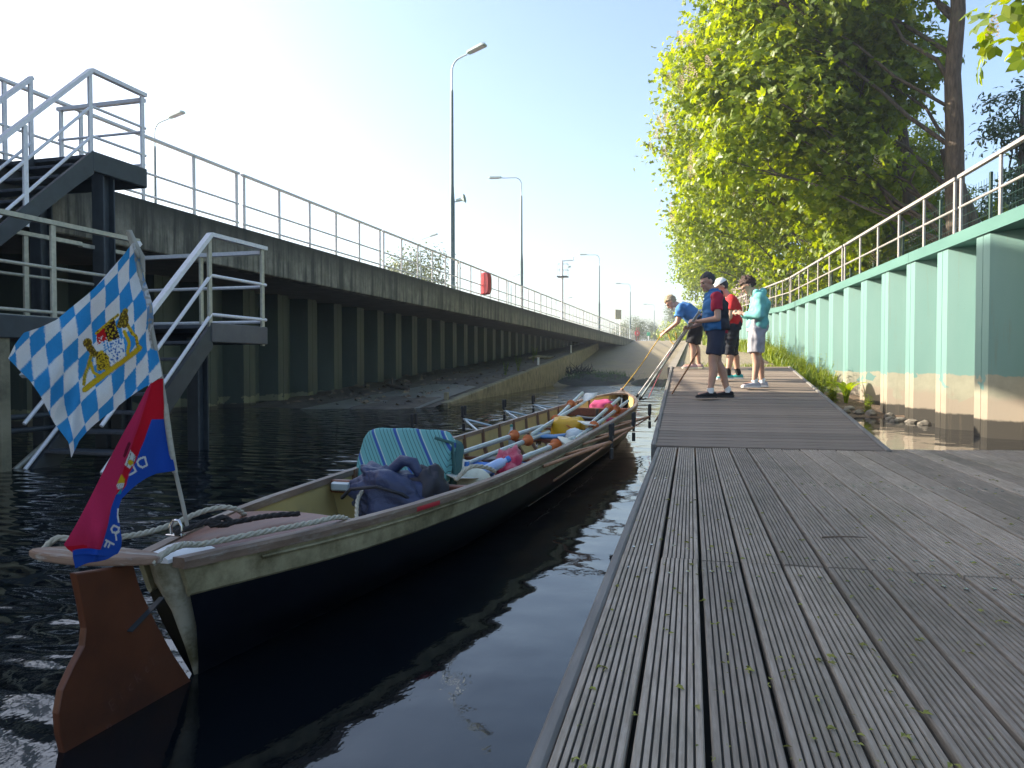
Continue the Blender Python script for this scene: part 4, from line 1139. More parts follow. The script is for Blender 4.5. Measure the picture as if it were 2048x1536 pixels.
# left bank bits
dw = thing('driftwood', 'grey forked driftwood log lying on the gravel bank', 'driftwood', (-8.9, 21.9, bank_z(-8.9, 21.9) + .06), rad(-35))
MB().tube([(-.55, 0, .12), (-.2, .03, .06), (.3, 0, .02), (.75, -.05, 0)], [.05, .06, .055, .035], 8).build('log', M['driftwood'], dw)
MB().tube([(-.3, .02, .07), (-.45, .1, .22), (-.5, .15, .34)], [.035, .025, .012], 6).build('branch', M['driftwood'], dw)
d2_ = thing('driftwood', 'pale driftwood piece high on the bank near the small posts', 'driftwood', (-8.0, 40.5, bank_z(-8.0, 40.5) + .07), rad(20))
MB().tube([(-.7, 0, 0), (-.2, .05, .08), (.3, 0, .02), (.7, .05, .06)], [.07, .10, .09, .05], 8).build('log', M['sill'], d2_)
def bank_plant(x, y, h, lb, sd):
    t = weed('bank_plant', lb, x, y, h, 9, sd, 'leaf_dark', .05); t.location = (x, y, bank_z(x, y)); return t
bank_plant(-7.3, 29.5, .6, 'left one of two dark plants on the sill edge', 14)
bank_plant(-7.35, 32.0, .85, 'right taller one of two dark plants on the sill edge', 15)
bank_plant(-7.9, 38, .8, 'loose tall plant on the gravel bank behind the sill', 16)
bank_plant(-8.6, 42, .7, 'grassy plant beside the pale driftwood', 17)
pst = [(-7.35, 36.5, .34, 'white stub post on the sill, nearer one'), (-7.75, 49.5, .5, 'white stub post on the sill, farther one')]
for x, y, h, lb in pst:
    t = thing('stub_post', lb, 'post', (x, y, bank_z(x, y)))
    MB().bev((0, 0, h / 2), (.09, .09, h), .015).build('post', M['white'], t); MB().bev((0, 0, h + .015), (.12, .12, .04), .01).build('cap', M['white'], t)
t = thing('stub_post', 'short dark post at the wet tip of the concrete sill', 'post', (-6.75, 20.3, -.1))
MB().bev((0, 0, .2), (.12, .12, .45), .015).build('post', M['sill'], t)
# black thorny debris in the corner of sill and slipway
b = MB(); r = random.Random(9)
for i in range(70):
    p = V(r.uniform(-.7, .7), r.uniform(-.6, .6), r.uniform(0, .25)); q = p + V(r.gauss(0, .25), r.gauss(0, .25), r.uniform(.1, .6)); b.tube([p, (p + q) / 2 + V(r.gauss(0, .06), 0, 0), q], [.03, .02, .008], 5)
tag(b.build('branch_debris', M['black'], None, (-6.6, 45.5, .45)), 'heap of dark branches stranded between the sill and the mud', 'debris')
r = random.Random(77); b = MB()
for i in range(260):
    x, y = r.uniform(-11, -7), 18 + abs(r.gauss(0, 9)); s = r.uniform(.02, .07); c = V(x, y, bank_z(x, y) + .02)
    a = r.uniform(0, 3); d = V(math.cos(a), math.sin(a), 0) * s * r.uniform(1, 3); e = V(-math.sin(a), math.cos(a), .2) * s * .6
    b.add([c - d, c + e + V(0, 0, s), c + d, c - e], [(0, 1, 2, 3)])
tag(b.build('bank_litter', M['driftwood']), kind='stuff')
# ---------------------------------------------------------------- rowing boat (local x = starboard, y = along from the stern)
BL, BH = 11.36, .0469
BO = Vector((-1.7173, 2.1384, 0))
_sk = np.array([0, .7, 1.8, 3.5, 5.5, 7.5, 9.2, 10.2, 10.7, 10.95]) * BL / 10.95
_wv = np.array([.085, .302, .467, .546, .563, .556, .470, .292, .130, .012]); _gv = np.array([.458, .444, .428, .437, .460, .489, .531, .580, .610, .650])
def herm(k, v, x):
    m = np.gradient(v, k); i = int(np.clip(np.searchsorted(k, x) - 1, 0, len(k) - 2)); h = k[i + 1] - k[i]; t = (x - k[i]) / h
    return float((2 * t**3 - 3 * t**2 + 1) * v[i] + (t**3 - 2 * t**2 + t) * h * m[i] + (-2 * t**3 + 3 * t**2) * v[i + 1] + (t**3 - t**2) * h * m[i + 1])
def bw(s): return herm(_sk, _wv, min(max(s, 0), BL))
def bg_(s): return herm(_sk, _gv, min(max(s, 0), BL))
def rake(s, z, g):
    f = 1 - z / g
    return s + .17 * f * max(0, 1 - s / 1.2) ** 2 - .30 * f * max(0, 1 - (BL - s) / 1.2) ** 2
def sect(s):
    """half section from gunwale to keel: (x, y, z)"""
    wd, g = bw(s), bg_(s)
    fine = min(1, s / 2.2, (BL - s) / 2.6)
    bt = .10 + .42 * fine
    kz = -.10
    pts = [(wd, g), (wd * (.985), g - .125), (wd * (.93 - .10 * (1 - fine)), g * .45), (wd * (.78 - .35 * (1 - fine)), .07), (wd * (bt - .05), -.03), (wd * .12, -.09), (0, kz)]
    return [(x, rake(s, z, g), z) for x, z in pts]
bt = thing('rowing_boat', 'long cream and navy wooden rowing boat moored by the pontoon', 'rowing boat', BO, -BH)
SS = [0, .12, .3, .55, .85, 1.2] + list(np.arange(1.7, 9.6, .5)) + [9.7, 10.1, 10.4, 10.7, 10.95, 11.15, 11.28, BL]
def sym(b, idx, mirror, thick=0, f=None):
    for sg in (-1, 1):
        rings = [[(sg * p[0], p[1], p[2]) for p in [sect(s)[i] for i in idx]] for s in SS]
        b.loft(rings, False, True, False)
b = MB(); sym(b, [1, 2, 3, 4, 5, 6], True); b.build('hull', M['hull'], bt)
for sg in (-1, 1):
    b = MB(); rings = []
    for s in SS:
        p = sect(s); o = .006
        rings.append([(sg * (p[0][0] + o), p[0][1], p[0][2] - .004), (sg * (p[1][0] + o), p[1][1], p[1][2]), (sg * (p[1][0] + o - .012), p[1][1], p[1][2] - .012), (sg * max(p[1][0] - .014, .001), p[1][1], p[1][2]), (sg * max(p[0][0] - .014, .001), p[0][1], p[0][2] - .004)])
    b.loft(rings, True, False); b.build('sheer_strake', M['strake'], bt)
    # worn wooden gunwale and the thin rubbing bead below it
    b = MB(); rings = []
    for s in SS:
        p = sect(s)[0]; x = p[0] + .012
        rings.append([(sg * (x + .006), p[1], p[2] - .030), (sg * (x + .008), p[1], p[2] - .004), (sg * (x + .002), p[1], p[2] + .008), (sg * max(x - .040, .001), p[1], p[2] + .008), (sg * max(x - .042, .001), p[1], p[2] - .026)])
    b.loft(rings, True, False); b.build('gunwale', M['gunwale'], bt)
    b = MB(); b.tube([(sg * (sect(s)[0][0] + .010), sect(s)[0][1], sect(s)[0][2] - .050) for s in SS[2:-3]], .006, 6); b.build('rubbing_bead', M['strake'], bt)
    for i_, nm_ in ((3, 'plank_edge'),):
        MB().tube([(sg * (sect(s)[i_][0] + .003), sect(s)[i_][1], sect(s)[i_][2]) for s in SS[9:-4]], .004, 5).build(nm_, M['hull'], bt)
    # cream lining
    b = MB(); rings = []
    for s in SS[3:-3]:
        p = sect(s); rings.append([(sg * max(q[0] - .016, 0), q[1], q[2] + (.012 if i > 2 else 0)) for i, q in enumerate(p[:6])])
    b.loft(rings, False, True, False); b.build('lining', M['cream'], bt)
# ribs
for s in np.arange(2.25, 10.2, .56):
    for sg in (-1, 1):
        b = MB(); p = sect(s); rings = []
        for i in range(5):
            q = p[i]; wd = .018 + .009 * i
            rings.append([(sg * (q[0] - .014), q[1] - wd, q[2]), (sg * (q[0] - .014), q[1] + wd, q[2]), (sg * (q[0] - .040), q[1] + wd * .7, q[2] + .01), (sg * (q[0] - .040), q[1] - wd * .7, q[2] + .01)])
        b.loft(rings, True, False); b.build('rib', M['rib'], bt)
# floor boards, decks, bulkheads
for s0 in np.arange(2.0, 9.4, .62):
    for x in (-.22, -.075, .07, .215):
        MB().bev((x, s0 + .3, .10), (.135, .60, .014), .003).build('floorboard', M['mahogany'], bt)
def deck_piece(name, s0, s1, m, zoff=0., crown=.02, n=8):
    b = MB(); rings = []
    for s in np.linspace(s0, s1, n):
        wd = max(bw(s) - .03, .01); g = bg_(s) + zoff; y = s
        rings.append([(x * wd, y, g + crown * (1 - x * x) * 1.0) for x in np.linspace(-1, 1, 9)] + [(x * wd, y, g - .012) for x in np.linspace(1, -1, 9)])
    b.loft(rings, True, False); return b.build(name, m, bt)
deck_piece('stern_deck', .17, .80, M['mahogany'])
deck_piece('stern_cap', -.02, .165, M['white'], .002)
deck_piece('bow_deck', 10.95, 11.34, M['gunwale'])
MB().bev((0, 1.92, bg_(1.9) - .045), (2 * bw(1.9) - .05, .05, .075), .008).build('cross_beam', M['mahogany'], bt)
def bulkhead(name, s, ztop, m):
    q = sect(s); hp = [(max(p[0] - .02, 0), p[2] + .014) for p in q[1:6]]
    hp = [(hp[0][0], ztop)] + [p for p in hp if p[1] < ztop - .02]
    poly = [(-x, z) for x, z in hp] + [(x, z) for x, z in hp[::-1]]
    MB().prism(poly, s, s + .016, lambda a, c, h: (a, h, c)).build(name, m, bt)
bulkhead('backboard', 1.945, bg_(1.95) - .085, M['cream'])
MB().bev((.26, 1.875, bg_(1.9) - .05), (.09, .04, .07), .008).build('bracket', M['alu'], bt)
MB().bev((-.36, 1.875, bg_(1.9) - .04), (.12, .04, .05), .008).build('bracket', M['alu'], bt)
MB().bev((0, 1.25, .20), (.44, .6, .02), .006).build('cox_seat', M['cream'], bt)
MB().bev((0, 8.75, bg_(8.7) - .09), (2 * bw(8.75) - .05, .05, .12), .01).build('bow_thwart', M['mahogany'], bt)
bulkhead('bow_bulkhead', 8.78, bg_(8.8) - .155, M['cream'])
MB().bev((0, 8.70, .27), (.05, .04, .40), .008).build('stanchion', M['seat_dark'], bt)
for s in (3.1, 4.45, 5.95, 7.35):
    MB().bev((0, s, bg_(s) - .20), (2 * bw(s) - .10, .05, .03), .006).build('stretcher', M['mahogany'], bt)
    for x in (-.12, .12): MB().bev((x, s + .55, .20), (.02, .8, .025), .004).build('seat_rail', M['alu'], bt)
# stern post
b = MB(); rings = []
for z, wd, a in ((.455, .055, -.005), (.36, .058, .03), (.25, .036, .085), (.12, .022, .135), (0, .012, .18), (-.09, .010, .21)):
    y = a; rings.append([(-wd, y + .09, z), (-wd * .9, y + .01, z), (0, y - .015, z), (wd * .9, y + .01, z), (wd, y + .09, z)])
b.loft(rings, True, True); b.build('stern_post', M['stempost'], bt)
MB().box((.062, .10, .43), (.004, .035, .025), Matrix.Rotation(.1, 3, 'Z')).build('red_mark', M['red_box'], bt)
b = MB(); rings = []
for i, s in enumerate(np.linspace(1.20, 1.42, 6)):
    x = sect(s)[0][0] + .0195; z = bg_(s)
    rings.append([(x, s, z - .028), (x + .003, s, z - .018), (x, s, z - .006)])
b.loft(rings, False, True, False); b.build('red_mark', M['red_box'], bt)

# rudder with its yoke (part of the boat)
RP = [(.215, .47), (.19, .39), (.12, .25), (.045, .12), (-.035, 0), (-.10, -.10), (.0, -.30), (.30, -.38), (.455, -.20), (.470, -.02), (.488, .06), (.492, .12), (.478, .18), (.44, .235), (.402, .28), (.395, .33), (.41, .42), (.428, .50)]
rd = MB()
fmap = lambda c, z, h: (.012 + h - .02 * c, .085 - c, z)
n = len(RP); cx, cz = .25, .1
rings = []
for h, sc_ in ((-.012, .990), (-.009, 1.0), (.009, 1.0), (.012, .990)):
    rings.append([fmap(cx + (c - cx) * sc_, cz + (z - cz) * sc_, h) for c, z in RP])
rd.loft(rings, True, False)
ru = rd.build('rudder', M['rudder'], bt)
def strokes(name, segs, f, wd, m, parent):
    """flat lettering: each stroke a thin quad in the plane given by f"""
    b = MB()
    for (x0, y0, x1, y1) in segs:
        d = V(x1 - x0, y1 - y0, 0); L = max(d.length, 1e-4); e = V(-d.y, d.x, 0) / L * wd / 2; d = d / L * wd * .3
        q = [(x0 - d.x + e.x, y0 - d.y + e.y), (x1 + d.x + e.x, y1 + d.y + e.y), (x1 + d.x - e.x, y1 + d.y - e.y), (x0 - d.x - e.x, y0 - d.y - e.y)]
        b.add([f(*p) for p in q], [(0, 1, 2, 3)])
    return b.build(name, m, parent)
FONT = {'E': [(0, 0, 0, 1), (0, 1, .6, 1), (0, .5, .5, .5), (0, 0, .6, 0)], 'i': [(.2, 0, .2, .6), (.2, .85, .2, .9)], 'c': [(.5, .6, .1, .5), (.1, .5, .1, .1), (.1, .1, .5, 0)], 'k': [(0, 0, 0, 1), (0, .35, .45, .7), (.15, .45, .5, 0)],
        'e': [(.1, .35, .5, .35), (.5, .35, .3, .65), (.3, .65, .1, .35), (.1, .35, .25, 0), (.25, 0, .5, .05)], 'L': [(0, 0, 0, 1), (0, 0, .5, 0)], 'r': [(.1, 0, .1, .6), (.1, .45, .45, .6)], 'T': [(.3, 0, .3, 1), (0, 1, .6, 1)],
        'R': [(0, 0, 0, 1), (0, 1, .5, .95), (.5, .95, .5, .6), (.5, .6, 0, .5), (.15, .5, .55, 0)], 'D': [(0, 0, 0, 1), (0, 1, .4, .95), (.4, .95, .6, .7), (.6, .7, .6, .3), (.6, .3, .4, .05), (.4, .05, 0, 0)], 'F': [(0, 0, 0, 1), (0, 1, .6, 1), (0, .52, .5, .52)]}
def word(txt, x0, y0, h, adv, ang=0.):
    out = []; ca, sa = math.cos(ang), math.sin(ang)
    for i, ch in enumerate(txt):
        for (a, b_, c, d) in FONT[ch]:
            p = [((i * adv + a * h * .8) * ca - b_ * h * sa + x0, (i * adv + a * h * .8) * sa + b_ * h * ca + y0), ((i * adv + c * h * .8) * ca - d * h * sa + x0, (i * adv + c * h * .8) * sa + d * h * ca + y0)]
            out.append((p[0][0], p[0][1], p[1][0], p[1][1]))
    return out
M['chalk'] = mat('faint_chalk_scratches', (.20, .10, .07), (.13, .06, .04), rough=.9, scale=80)
# seen from the boat's starboard quarter the chord runs to the left
strokes('lettering', word('EickeL', -.305, .045, .035, .037, .42) + word('R', -.315, -.02, .03, .03, .42), lambda a, z: (.0135 + .012 + .02 * a, .085 + a, z), .0035, M['chalk'], ru)
MB().bar((.030, -.02, .335), (.030, -.16, .27), .004, .02, (1, 0, 0)).build('strap_mark', M['dark_steel'], ru)
b = MB(); prof = []
for i in range(26):
    a = 2 * math.pi * i / 26; ca, sa = math.cos(a), math.sin(a)
    prof.append((-.095 + .235 * ca, -.165 + (.075 - .02 * abs(ca)) * sa + .02 * ca))
rings = [[(x * s_ + (1 - s_) * -.095, y * s_ + (1 - s_) * -.165, z) for x, y in prof] for z, s_ in ((.487, .965), (.492, 1), (.507, 1), (.512, .965))]
b.loft(rings, True, False); b.build('rudder_yoke', M['yoke_wood'], ru)
for z in (.36, .12): MB().lathe([(.012, -.02), (.012, .02)], (.012, .085 - .03 + (.45 - z) * .42, z), 8).build('pintle', M['galv'], ru)

# riggers
def rigger(s, sg, out=.96, zt=.56):
    w0 = sect(s)[0][0]; g = bg_(s)
    b = MB(); tip = (sg * out, s + .12, zt - .05)
    b.tube([(sg * (w0 + .01), s - .42, g - .06), tip], .013, 7); b.tube([(sg * (w0 + .01), s + .30, g - .06), tip], .013, 7); b.tube([(sg * (w0 + .0), s - .05, g - .22), tip], .009, 6)
    r_ = b.build('rigger', M['pole_wood'] if sg > 0 else M['alu'], bt)
    k = MB(); k.tube([(tip[0], tip[1], tip[2] - .04), (tip[0], tip[1], tip[2] + .03)], .014, 6)
    for q in (-.045, .045): k.bev((tip[0], tip[1] + q, tip[2] + .085), (.03, .022, .12), .008)
    k.bev((tip[0], tip[1], tip[2] + .03), (.03, .11, .022), .006)
    k.build('oarlock', M['black'], r_)
    MB().tube([(tip[0], tip[1], tip[2] - .05), (tip[0], tip[1], tip[2] - .13)], .018, 6).build('pin', M['black'], r_)
for s in (3.55, 4.95, 6.45): rigger(s, 1)
for s in (4.2, 5.55, 7.1, 8.6): rigger(s, -1)

def L2W(p): return BO + Matrix.Rotation(-BH, 3, 'Z') @ V(p)
# sliding seats
def seat(s, x, z, m, lb):
    t = thing('sliding_rower', lb, 'seat', L2W((x, s, z)), -BH, 'sliding seats')
    b = MB(); rings = []
    for q in np.linspace(-1, 1, 9):
        d = .14 * (1 - .28 * (1 - abs(q)) ** 2) * (1 - .25 * abs(q) ** 6); zz = .022 * abs(q) ** 2
        rings.append([(q * .17, -d, zz), (q * .17, d, zz), (q * .17, d * .92, zz + .024), (q * .17, -d * .92, zz + .024)])
    b.loft(rings, True, True); b.build('seat_pad', m, t)
    MB().bev((0, 0, -.018), (.31, .22, .022), .006).build('seat_board', M['mahogany'], t)
    for a in (-.12, .12):
        MB().bev((a, 0, -.05), (.015, .20, .05), .004).build('frame', M['seat_dark'], t)
        for q in (-.08, .08): MB().lathe([(.022, -.008), (.022, .008)], (a, q, -.075), 12, Matrix.Rotation(rad(90), 3, 'Y')).build('wheel', M['white'], t)
seat(5.30, .10, .37, M['seat_blue'], 'blue padded sliding seat in front of the yellow bag')
seat(7.20, .16, .42, M['seat_dark'], 'dark padded sliding seat toward the bow')
seat(3.95, .02, .28, M['seat_dark'], 'dark sliding seat behind the striped cushion')

# sculls
def scull(p0, p1, lb, collar=.70, spoon=0.0, bladed=True):
    """p0 = blade end, p1 = grip end (boat coordinates)"""
    p0, p1 = V(p0[1], p0[0], p0[2]), V(p1[1], p1[0], p1[2]); d = p1 - p0; Ln = d.length
    q = d.to_track_quat('Y', 'Z').to_matrix()
    t = thing('scull', lb, 'oar', L2W(p0), 0, 'sculls stowed in the boat')
    t.rotation_euler = (Matrix.Rotation(-BH, 3, 'Z') @ q).to_euler()
    MB().tube([(0, .46, 0), (0, 1.2, 0), (0, Ln * collar, 0), (0, Ln - .30, 0)], [.017, .021, .0235, .0215], 10).build('shaft', M['alu'], t)
    MB().tube([(0, Ln - .30, 0), (0, Ln - .28, 0), (0, Ln - .02, 0), (0, Ln, 0)], [.0195, .021, .021, .015], 10).build('grip', M['grip'], t)
    c = Ln * collar
    cy = Matrix.Rotation(rad(-90), 3, 'X')
    MB().lathe([(.027, -.16), (.030, -.13), (.030, -.012), (.052, -.010), (.056, 0), (.052, .010), (.031, .012), (.031, .04), (.026, .05)], (0, c, 0), 16, cy).build('collar', M['collar'], t)
    if bladed:
        b = MB(); rings = []
        for f, wd in ((0, .072), (.02, .085), (.12, .088), (.25, .078), (.36, .050), (.44, .026), (.50, .018)):
            cu = .05 * ((.5 - f) / .5) ** 2
            rings.append([(-wd, f, cu + .012 * (wd / .09)), (0, f, cu - .006), (wd, f, cu + .012 * (wd / .09)), (wd, f, cu + .018 * (wd / .09)), (0, f, cu + .006), (-wd, f, cu + .018 * (wd / .09))])
        b.loft(rings, True, True)
        o = b.build('blade', M['blade'], t); o.rotation_euler = (0, spoon, 0)
    return t
scull((2.72, -.34, .36), (5.95, -.14, .43), 'scull lying farthest to port behind the striped cushion', .71, .2)
scull((2.95, -.14, .33), (5.55, .03, .40), 'scull with its curved blade beside the striped cushion', .73, 1.1)
scull((8.05, .04, .66), (5.05, -.03, .42), 'scull with its white blade resting on the bow thwart', .68, .05)
scull((5.25, .00, .40), (8.10, -.10, .72), 'scull sticking up highest over the far gunwale toward the bow', .66, .3, False)
scull((4.15, .46, .39), (6.15, .50, .50), 'short looking scull rising by the near gunwale amidships', .72, .6)
scull((5.30, .44, .46), (7.85, .44, .66), 'inner one of two sculls under the pink bag', .63, .25)
scull((5.70, .42, .41), (8.42, .48, .60), 'outer one of two sculls under the pink bag', .64, .3)
scull((2.25, .20, .36), (4.75, .46, .43), 'scull whose big white blade lies by the near gunwale', .78, 0.15)

# bags, cushion and loose things
def blob(name, rings_fn, m, parent, n=20, k=14): pass
def superbox(b, c, d, e=.35, n=28, m=12, M3=None, seed=0, amp=0.0):
    rings = []
    for i in range(m + 1):
        v_ = -math.pi / 2 + math.pi * i / m
        cz = math.copysign(abs(math.sin(v_)) ** e, math.sin(v_)); cr = max(abs(math.cos(v_)) ** e, .03)
        ring = []
        for j in range(n):
            u = 2 * math.pi * j / n
            x = math.copysign(abs(math.cos(u)) ** e, math.cos(u)) * cr; y = math.copysign(abs(math.sin(u)) ** e, math.sin(u)) * cr
            p = V(x * d[0] / 2, y * d[1] / 2, cz * d[2] / 2)
            if amp: p = p * (1 + amp * noise.noise(V(x * 1.7 + seed, y * 1.7, cz * 1.7)) + amp * .45 * noise.noise(V(x * 4.7 + seed, y * 4.7, cz * 4.7)) - amp * .30 * abs(noise.noise(V(x * 3.1 - seed, y * 3.1 + 2, cz * 6.1))))
            if M3 is not None: p = M3 @ p
            ring.append(p + V(c))
        rings.append(ring)
    return b.loft(rings)
def striped():
    m, nt, P, N, L = nodes('teal_striped_cushion_cover')
    tc = N.new('ShaderNodeTexCoord'); mp = N.new('ShaderNodeMapping'); mp.inputs['Rotation'].default_value = (0, rad(38), 0)
    L.new(tc.outputs['Object'], mp.inputs['Vector']); sx = N.new('ShaderNodeSeparateXYZ'); L.new(mp.outputs['Vector'], sx.inputs[0])
    x = math_n(nt, 'ADD', sx.outputs['X'], 2.0)
    f = math_n(nt, 'FRACT', math_n(nt, 'MULTIPLY', x, 7.2))
    c = ramp(nt, f, [(0, (.13, .40, .42))]); cr = c.node.color_ramp; cr.interpolation = 'CONSTANT'
    cr.elements.remove(cr.elements[-1])
    B, D, W, T = (.03, .08, .29), (.03, .10, .11), (.48, .56, .50), (.125, .34, .335)
    for p, q in ((0.0, T), (.14, D), (.165, T), (.30, D), (.325, T), (.46, D), (.485, T), (.62, D), (.645, T), (.74, B), (.86, T), (.89, W), (.92, T)):
        if p == 0: cr.elements[0].color = (*q, 1); continue
        e = cr.elements.new(p); e.color = (*q, 1)
    L.new(c, P.inputs['Base Color']); P.inputs['Roughness'].default_value = .85
    bump(nt, P, tex_noise(nt, 9, 4, .6), .15, .01)
    return m
M['striped'] = striped()
M['teal_dark'] = mat('dark_teal_cover_side', (.06, .15, .14), (.04, .10, .10), rough=.85, scale=8, bmp=.2)
cu = thing('cushion', 'folded teal cushion with blue diagonal stripes standing in the boat', 'cushion', L2W((-.17, 2.34, .465)), -BH - rad(8))
superbox(MB(), (0, 0, 0), (.66, .11, .46), .28, 36, 16, Matrix.Rotation(rad(-24), 3, 'X'), 1, .05).build('front_fold', M['striped'], cu)
superbox(MB(), (.02, .12, -.03), (.64, .13, .42), .35, 36, 14, Matrix.Rotation(rad(-20), 3, 'X'), 4, .06).build('back_fold', M['teal_dark'], cu)
MB().tube([(.25, -.04, .185), (.335, .03, .15), (.335, .06, -.05), (.30, .0, -.20)], .012, 6).build('strap', M['teal_dark'], cu)
nbg = thing('duffel_bag', 'slack navy nylon bag leaning on the striped cushion', 'bag', L2W((.06, 1.72, .36)), -BH + rad(10))
superbox(MB(), (0, 0, 0), (.56, .36, .30), .75, 64, 34, Matrix.Rotation(rad(28), 3, 'Y') , 3, .30).build('body', M['navy_bag'], nbg)
superbox(MB(), (.17, .08, .03), (.22, .26, .28), .8, 24, 12, None, 8, .4).build('gathered_mouth', M['dark_bag'], nbg)
MB().tube([(-.27, -.10, .02), (-.20, -.17, .08), (-.05, -.19, .10), (.08, -.17, .06), (.14, -.12, .0)], .010, 6).build('carry_strap', M['dark_bag'], nbg)
MB().tube([(-.05, .05, .14), (.03, .04, .21), (.09, .03, .20), (.15, .03, .10)], [.03, .035, .035, .02], 8).build('knot', M['navy_bag'], nbg)
yb = thing('dry_bag', 'yellow roll top bag amidships in the boat', 'bag', L2W((.14, 5.95, .40)), -BH)
superbox(MB(), (0, 0, 0), (.34, .34, .27), .5, 28, 14, None, 5, .18).build('body', M['yellow_bag'], yb)
MB().bar((.02, -.17, .06), (.16, -.13, -.03), .02, .01).build('fold', M['collar'], yb)
cb = thing('plastic_bag', 'pale translucent looking plastic bag by the near gunwale', 'bag', L2W((.40, 5.10, .38)), -BH)
superbox(MB(), (0, 0, 0), (.20, .26, .20), .6, 24, 12, None, 9, .25).build('body', M['clear_bag'], cb)
rt = thing('towel', 'crimson towel draped over the near side of the boat', 'towel', L2W((.33, 3.02, .37)), -BH + rad(14))
superbox(MB(), (0, 0, 0), (.20, .46, .20), .7, 28, 16, Matrix.Rotation(rad(14), 3, 'X'), 6, .42).build('cloth', M['red_cloth'], rt)
bc = thing('jacket', 'blue fleece lying across the floorboards by the crimson towel', 'jacket', L2W((.06, 3.55, .27)), -BH)
superbox(MB(), (0, 0, 0), (.52, .26, .09), .8, 28, 12, Matrix.Rotation(rad(6), 3, 'Y'), 2, .5).build('cloth', M['blue_cloth'], bc)
wb = thing('bottle', 'pale blue drinking bottle by the near gunwale', 'bottle', L2W((.31, 2.72, .42)), -BH)
Mb = Matrix.Rotation(rad(62), 3, 'Y') @ Matrix.Rotation(rad(-30), 3, 'X')
MB().lathe([(.034, -.11), (.036, -.10), (.036, .05), (.030, .075), (.018, .085), (.018, .10)], (0, 0, 0), 14, Mb).build('body', M['bottle'], wb)
MB().lathe([(.022, .10), (.022, .125), (.012, .13)], (0, 0, 0), 12, Mb).build('cap', M['blue_cloth'], wb)
fn = thing('fender', 'rounded cream fender beside the bottle', 'fender', L2W((.20, 2.50, .34)), -BH)
MB().ball((0, 0, 0), (.17, .13, .11), 20, 12).build('body', M['fender'], fn)
MB().lathe([(.02, .10), (.016, .135)], (0, 0, 0), 8).build('eye', M['blue_cloth'], fn)
pb = thing('bag', 'pink bag stowed under the bow', 'bag', L2W((-.05, 9.55, .44)), -BH)
superbox(MB(), (0, 0, 0), (.40, .40, .24), .7, 22, 12, None, 11, .25).build('body', M['pink_cloth'], pb)
superbox(MB(), (.16, .05, .05), (.14, .2, .16), .7, 16, 10, None, 12, .3).build('flap', M['dark_bag'], pb)
gb = thing('bottle', 'small green capped bottle against the far inside planks', 'bottle', L2W((-.44, 5.75, .30)), -BH)
MB().lathe([(.035, -.09), (.037, -.08), (.037, .06), (.015, .10), (.015, .13)], n=12).build('body', M['clear_bag'], gb)
MB().lathe([(.018, .13), (.018, .155)], n=10).build('cap', M['teal_thing'], gb)
for i, (x, y, z, d, m, nm, lb) in enumerate(((.28, 4.35, .20, (.24, .30, .10), 'dark_bag', 'bag', 'dark soft bag on the floorboards amidships'), (-.1, 4.75, .18, (.30, .22, .08), 'blue_cloth', 'towel', 'blue folded cloth under the sculls amidships'),
                                            (.36, 6.55, .26, (.16, .34, .16), 'blue_cloth', 'bag', 'blue bag tucked behind the plastic bag'), (.36, 7.7, .34, (.18, .26, .14), 'red_cloth', 'towel', 'small red cloth near the bow end of the sculls'))):
    t = thing(nm, lb, nm, L2W((x, y, z)), -BH); superbox(MB(), (0, 0, 0), d, .7, 20, 10, None, 20 + i, .35).build('body' if nm == 'bag' else 'cloth', M[m], t)
for i, (x, y, lb) in enumerate(((-.15, 7.0, 'left dark shoe lying behind the yellow bag'), (-.02, 7.02, 'right dark shoe lying behind the yellow bag'))):
    t = thing('shoe', lb, 'shoe', L2W((x, y, .17)), -BH + .2)
    superbox(MB(), (0, 0, 0), (.09, .26, .06), .6, 18, 8).build('upper', M['dark_bag'], t); MB().bev((0, 0, -.03), (.095, .27, .02), .008).build('sole', M['white'], t)

# ropes on the stern
def rope(name, label, pts, r, m, parent=None, n=40, tw=True, cat='rope'):
    P = [V(p) for p in pts]; k = len(P); out = []
    for i in range(k - 1):
        p0, p1, p2, p3 = P[max(i - 1, 0)], P[i], P[i + 1], P[min(i + 2, k - 1)]
        m_ = max(3, int((p2 - p1).length / (r * 1.6))) if tw else 6
        for j in range(m_):
            t = j / m_
            out.append(.5 * ((2 * p1) + (-p0 + p2) * t + (2 * p0 - 5 * p1 + 4 * p2 - p3) * t * t + (-p0 + 3 * p1 - 3 * p2 + p3) * t**3))
    out.append(P[-1])
    b = MB()
    if tw:
        for s in range(3):
            st = []
            for i, p in enumerate(out):
                t = (out[min(i + 1, len(out) - 1)] - out[max(i - 1, 0)]).normalized(); x = t.cross(V(0, 0, 1)); x = x.normalized() if x.length > 1e-3 else V(1, 0, 0); y = x.cross(t)
                a = i * 1.05 + s * 2.094; st.append(p + (x * math.cos(a) + y * math.sin(a)) * r * .52)
            b.tube(st, r * .60, 6)
    else: b.tube(out, r, 7)
    o = b.build(name, m, parent)
    if label: tag(o, label, cat)
    return o
def W(pts): return [L2W(p) for p in pts]
rope('steering_rope', 'cream steering rope along the far side of the stern deck', W([(-.31, -.17, .475), (-.335, -.13, .50), (-.31, -.10, .528), (-.27, -.06, .515), (-.22, .10, .495), (-.235, .30, .485), (-.20, .50, .515), (-.16, .62, .50), (-.20, .80, .40), (-.28, 1.0, .30)]), .0108, M['rope'])
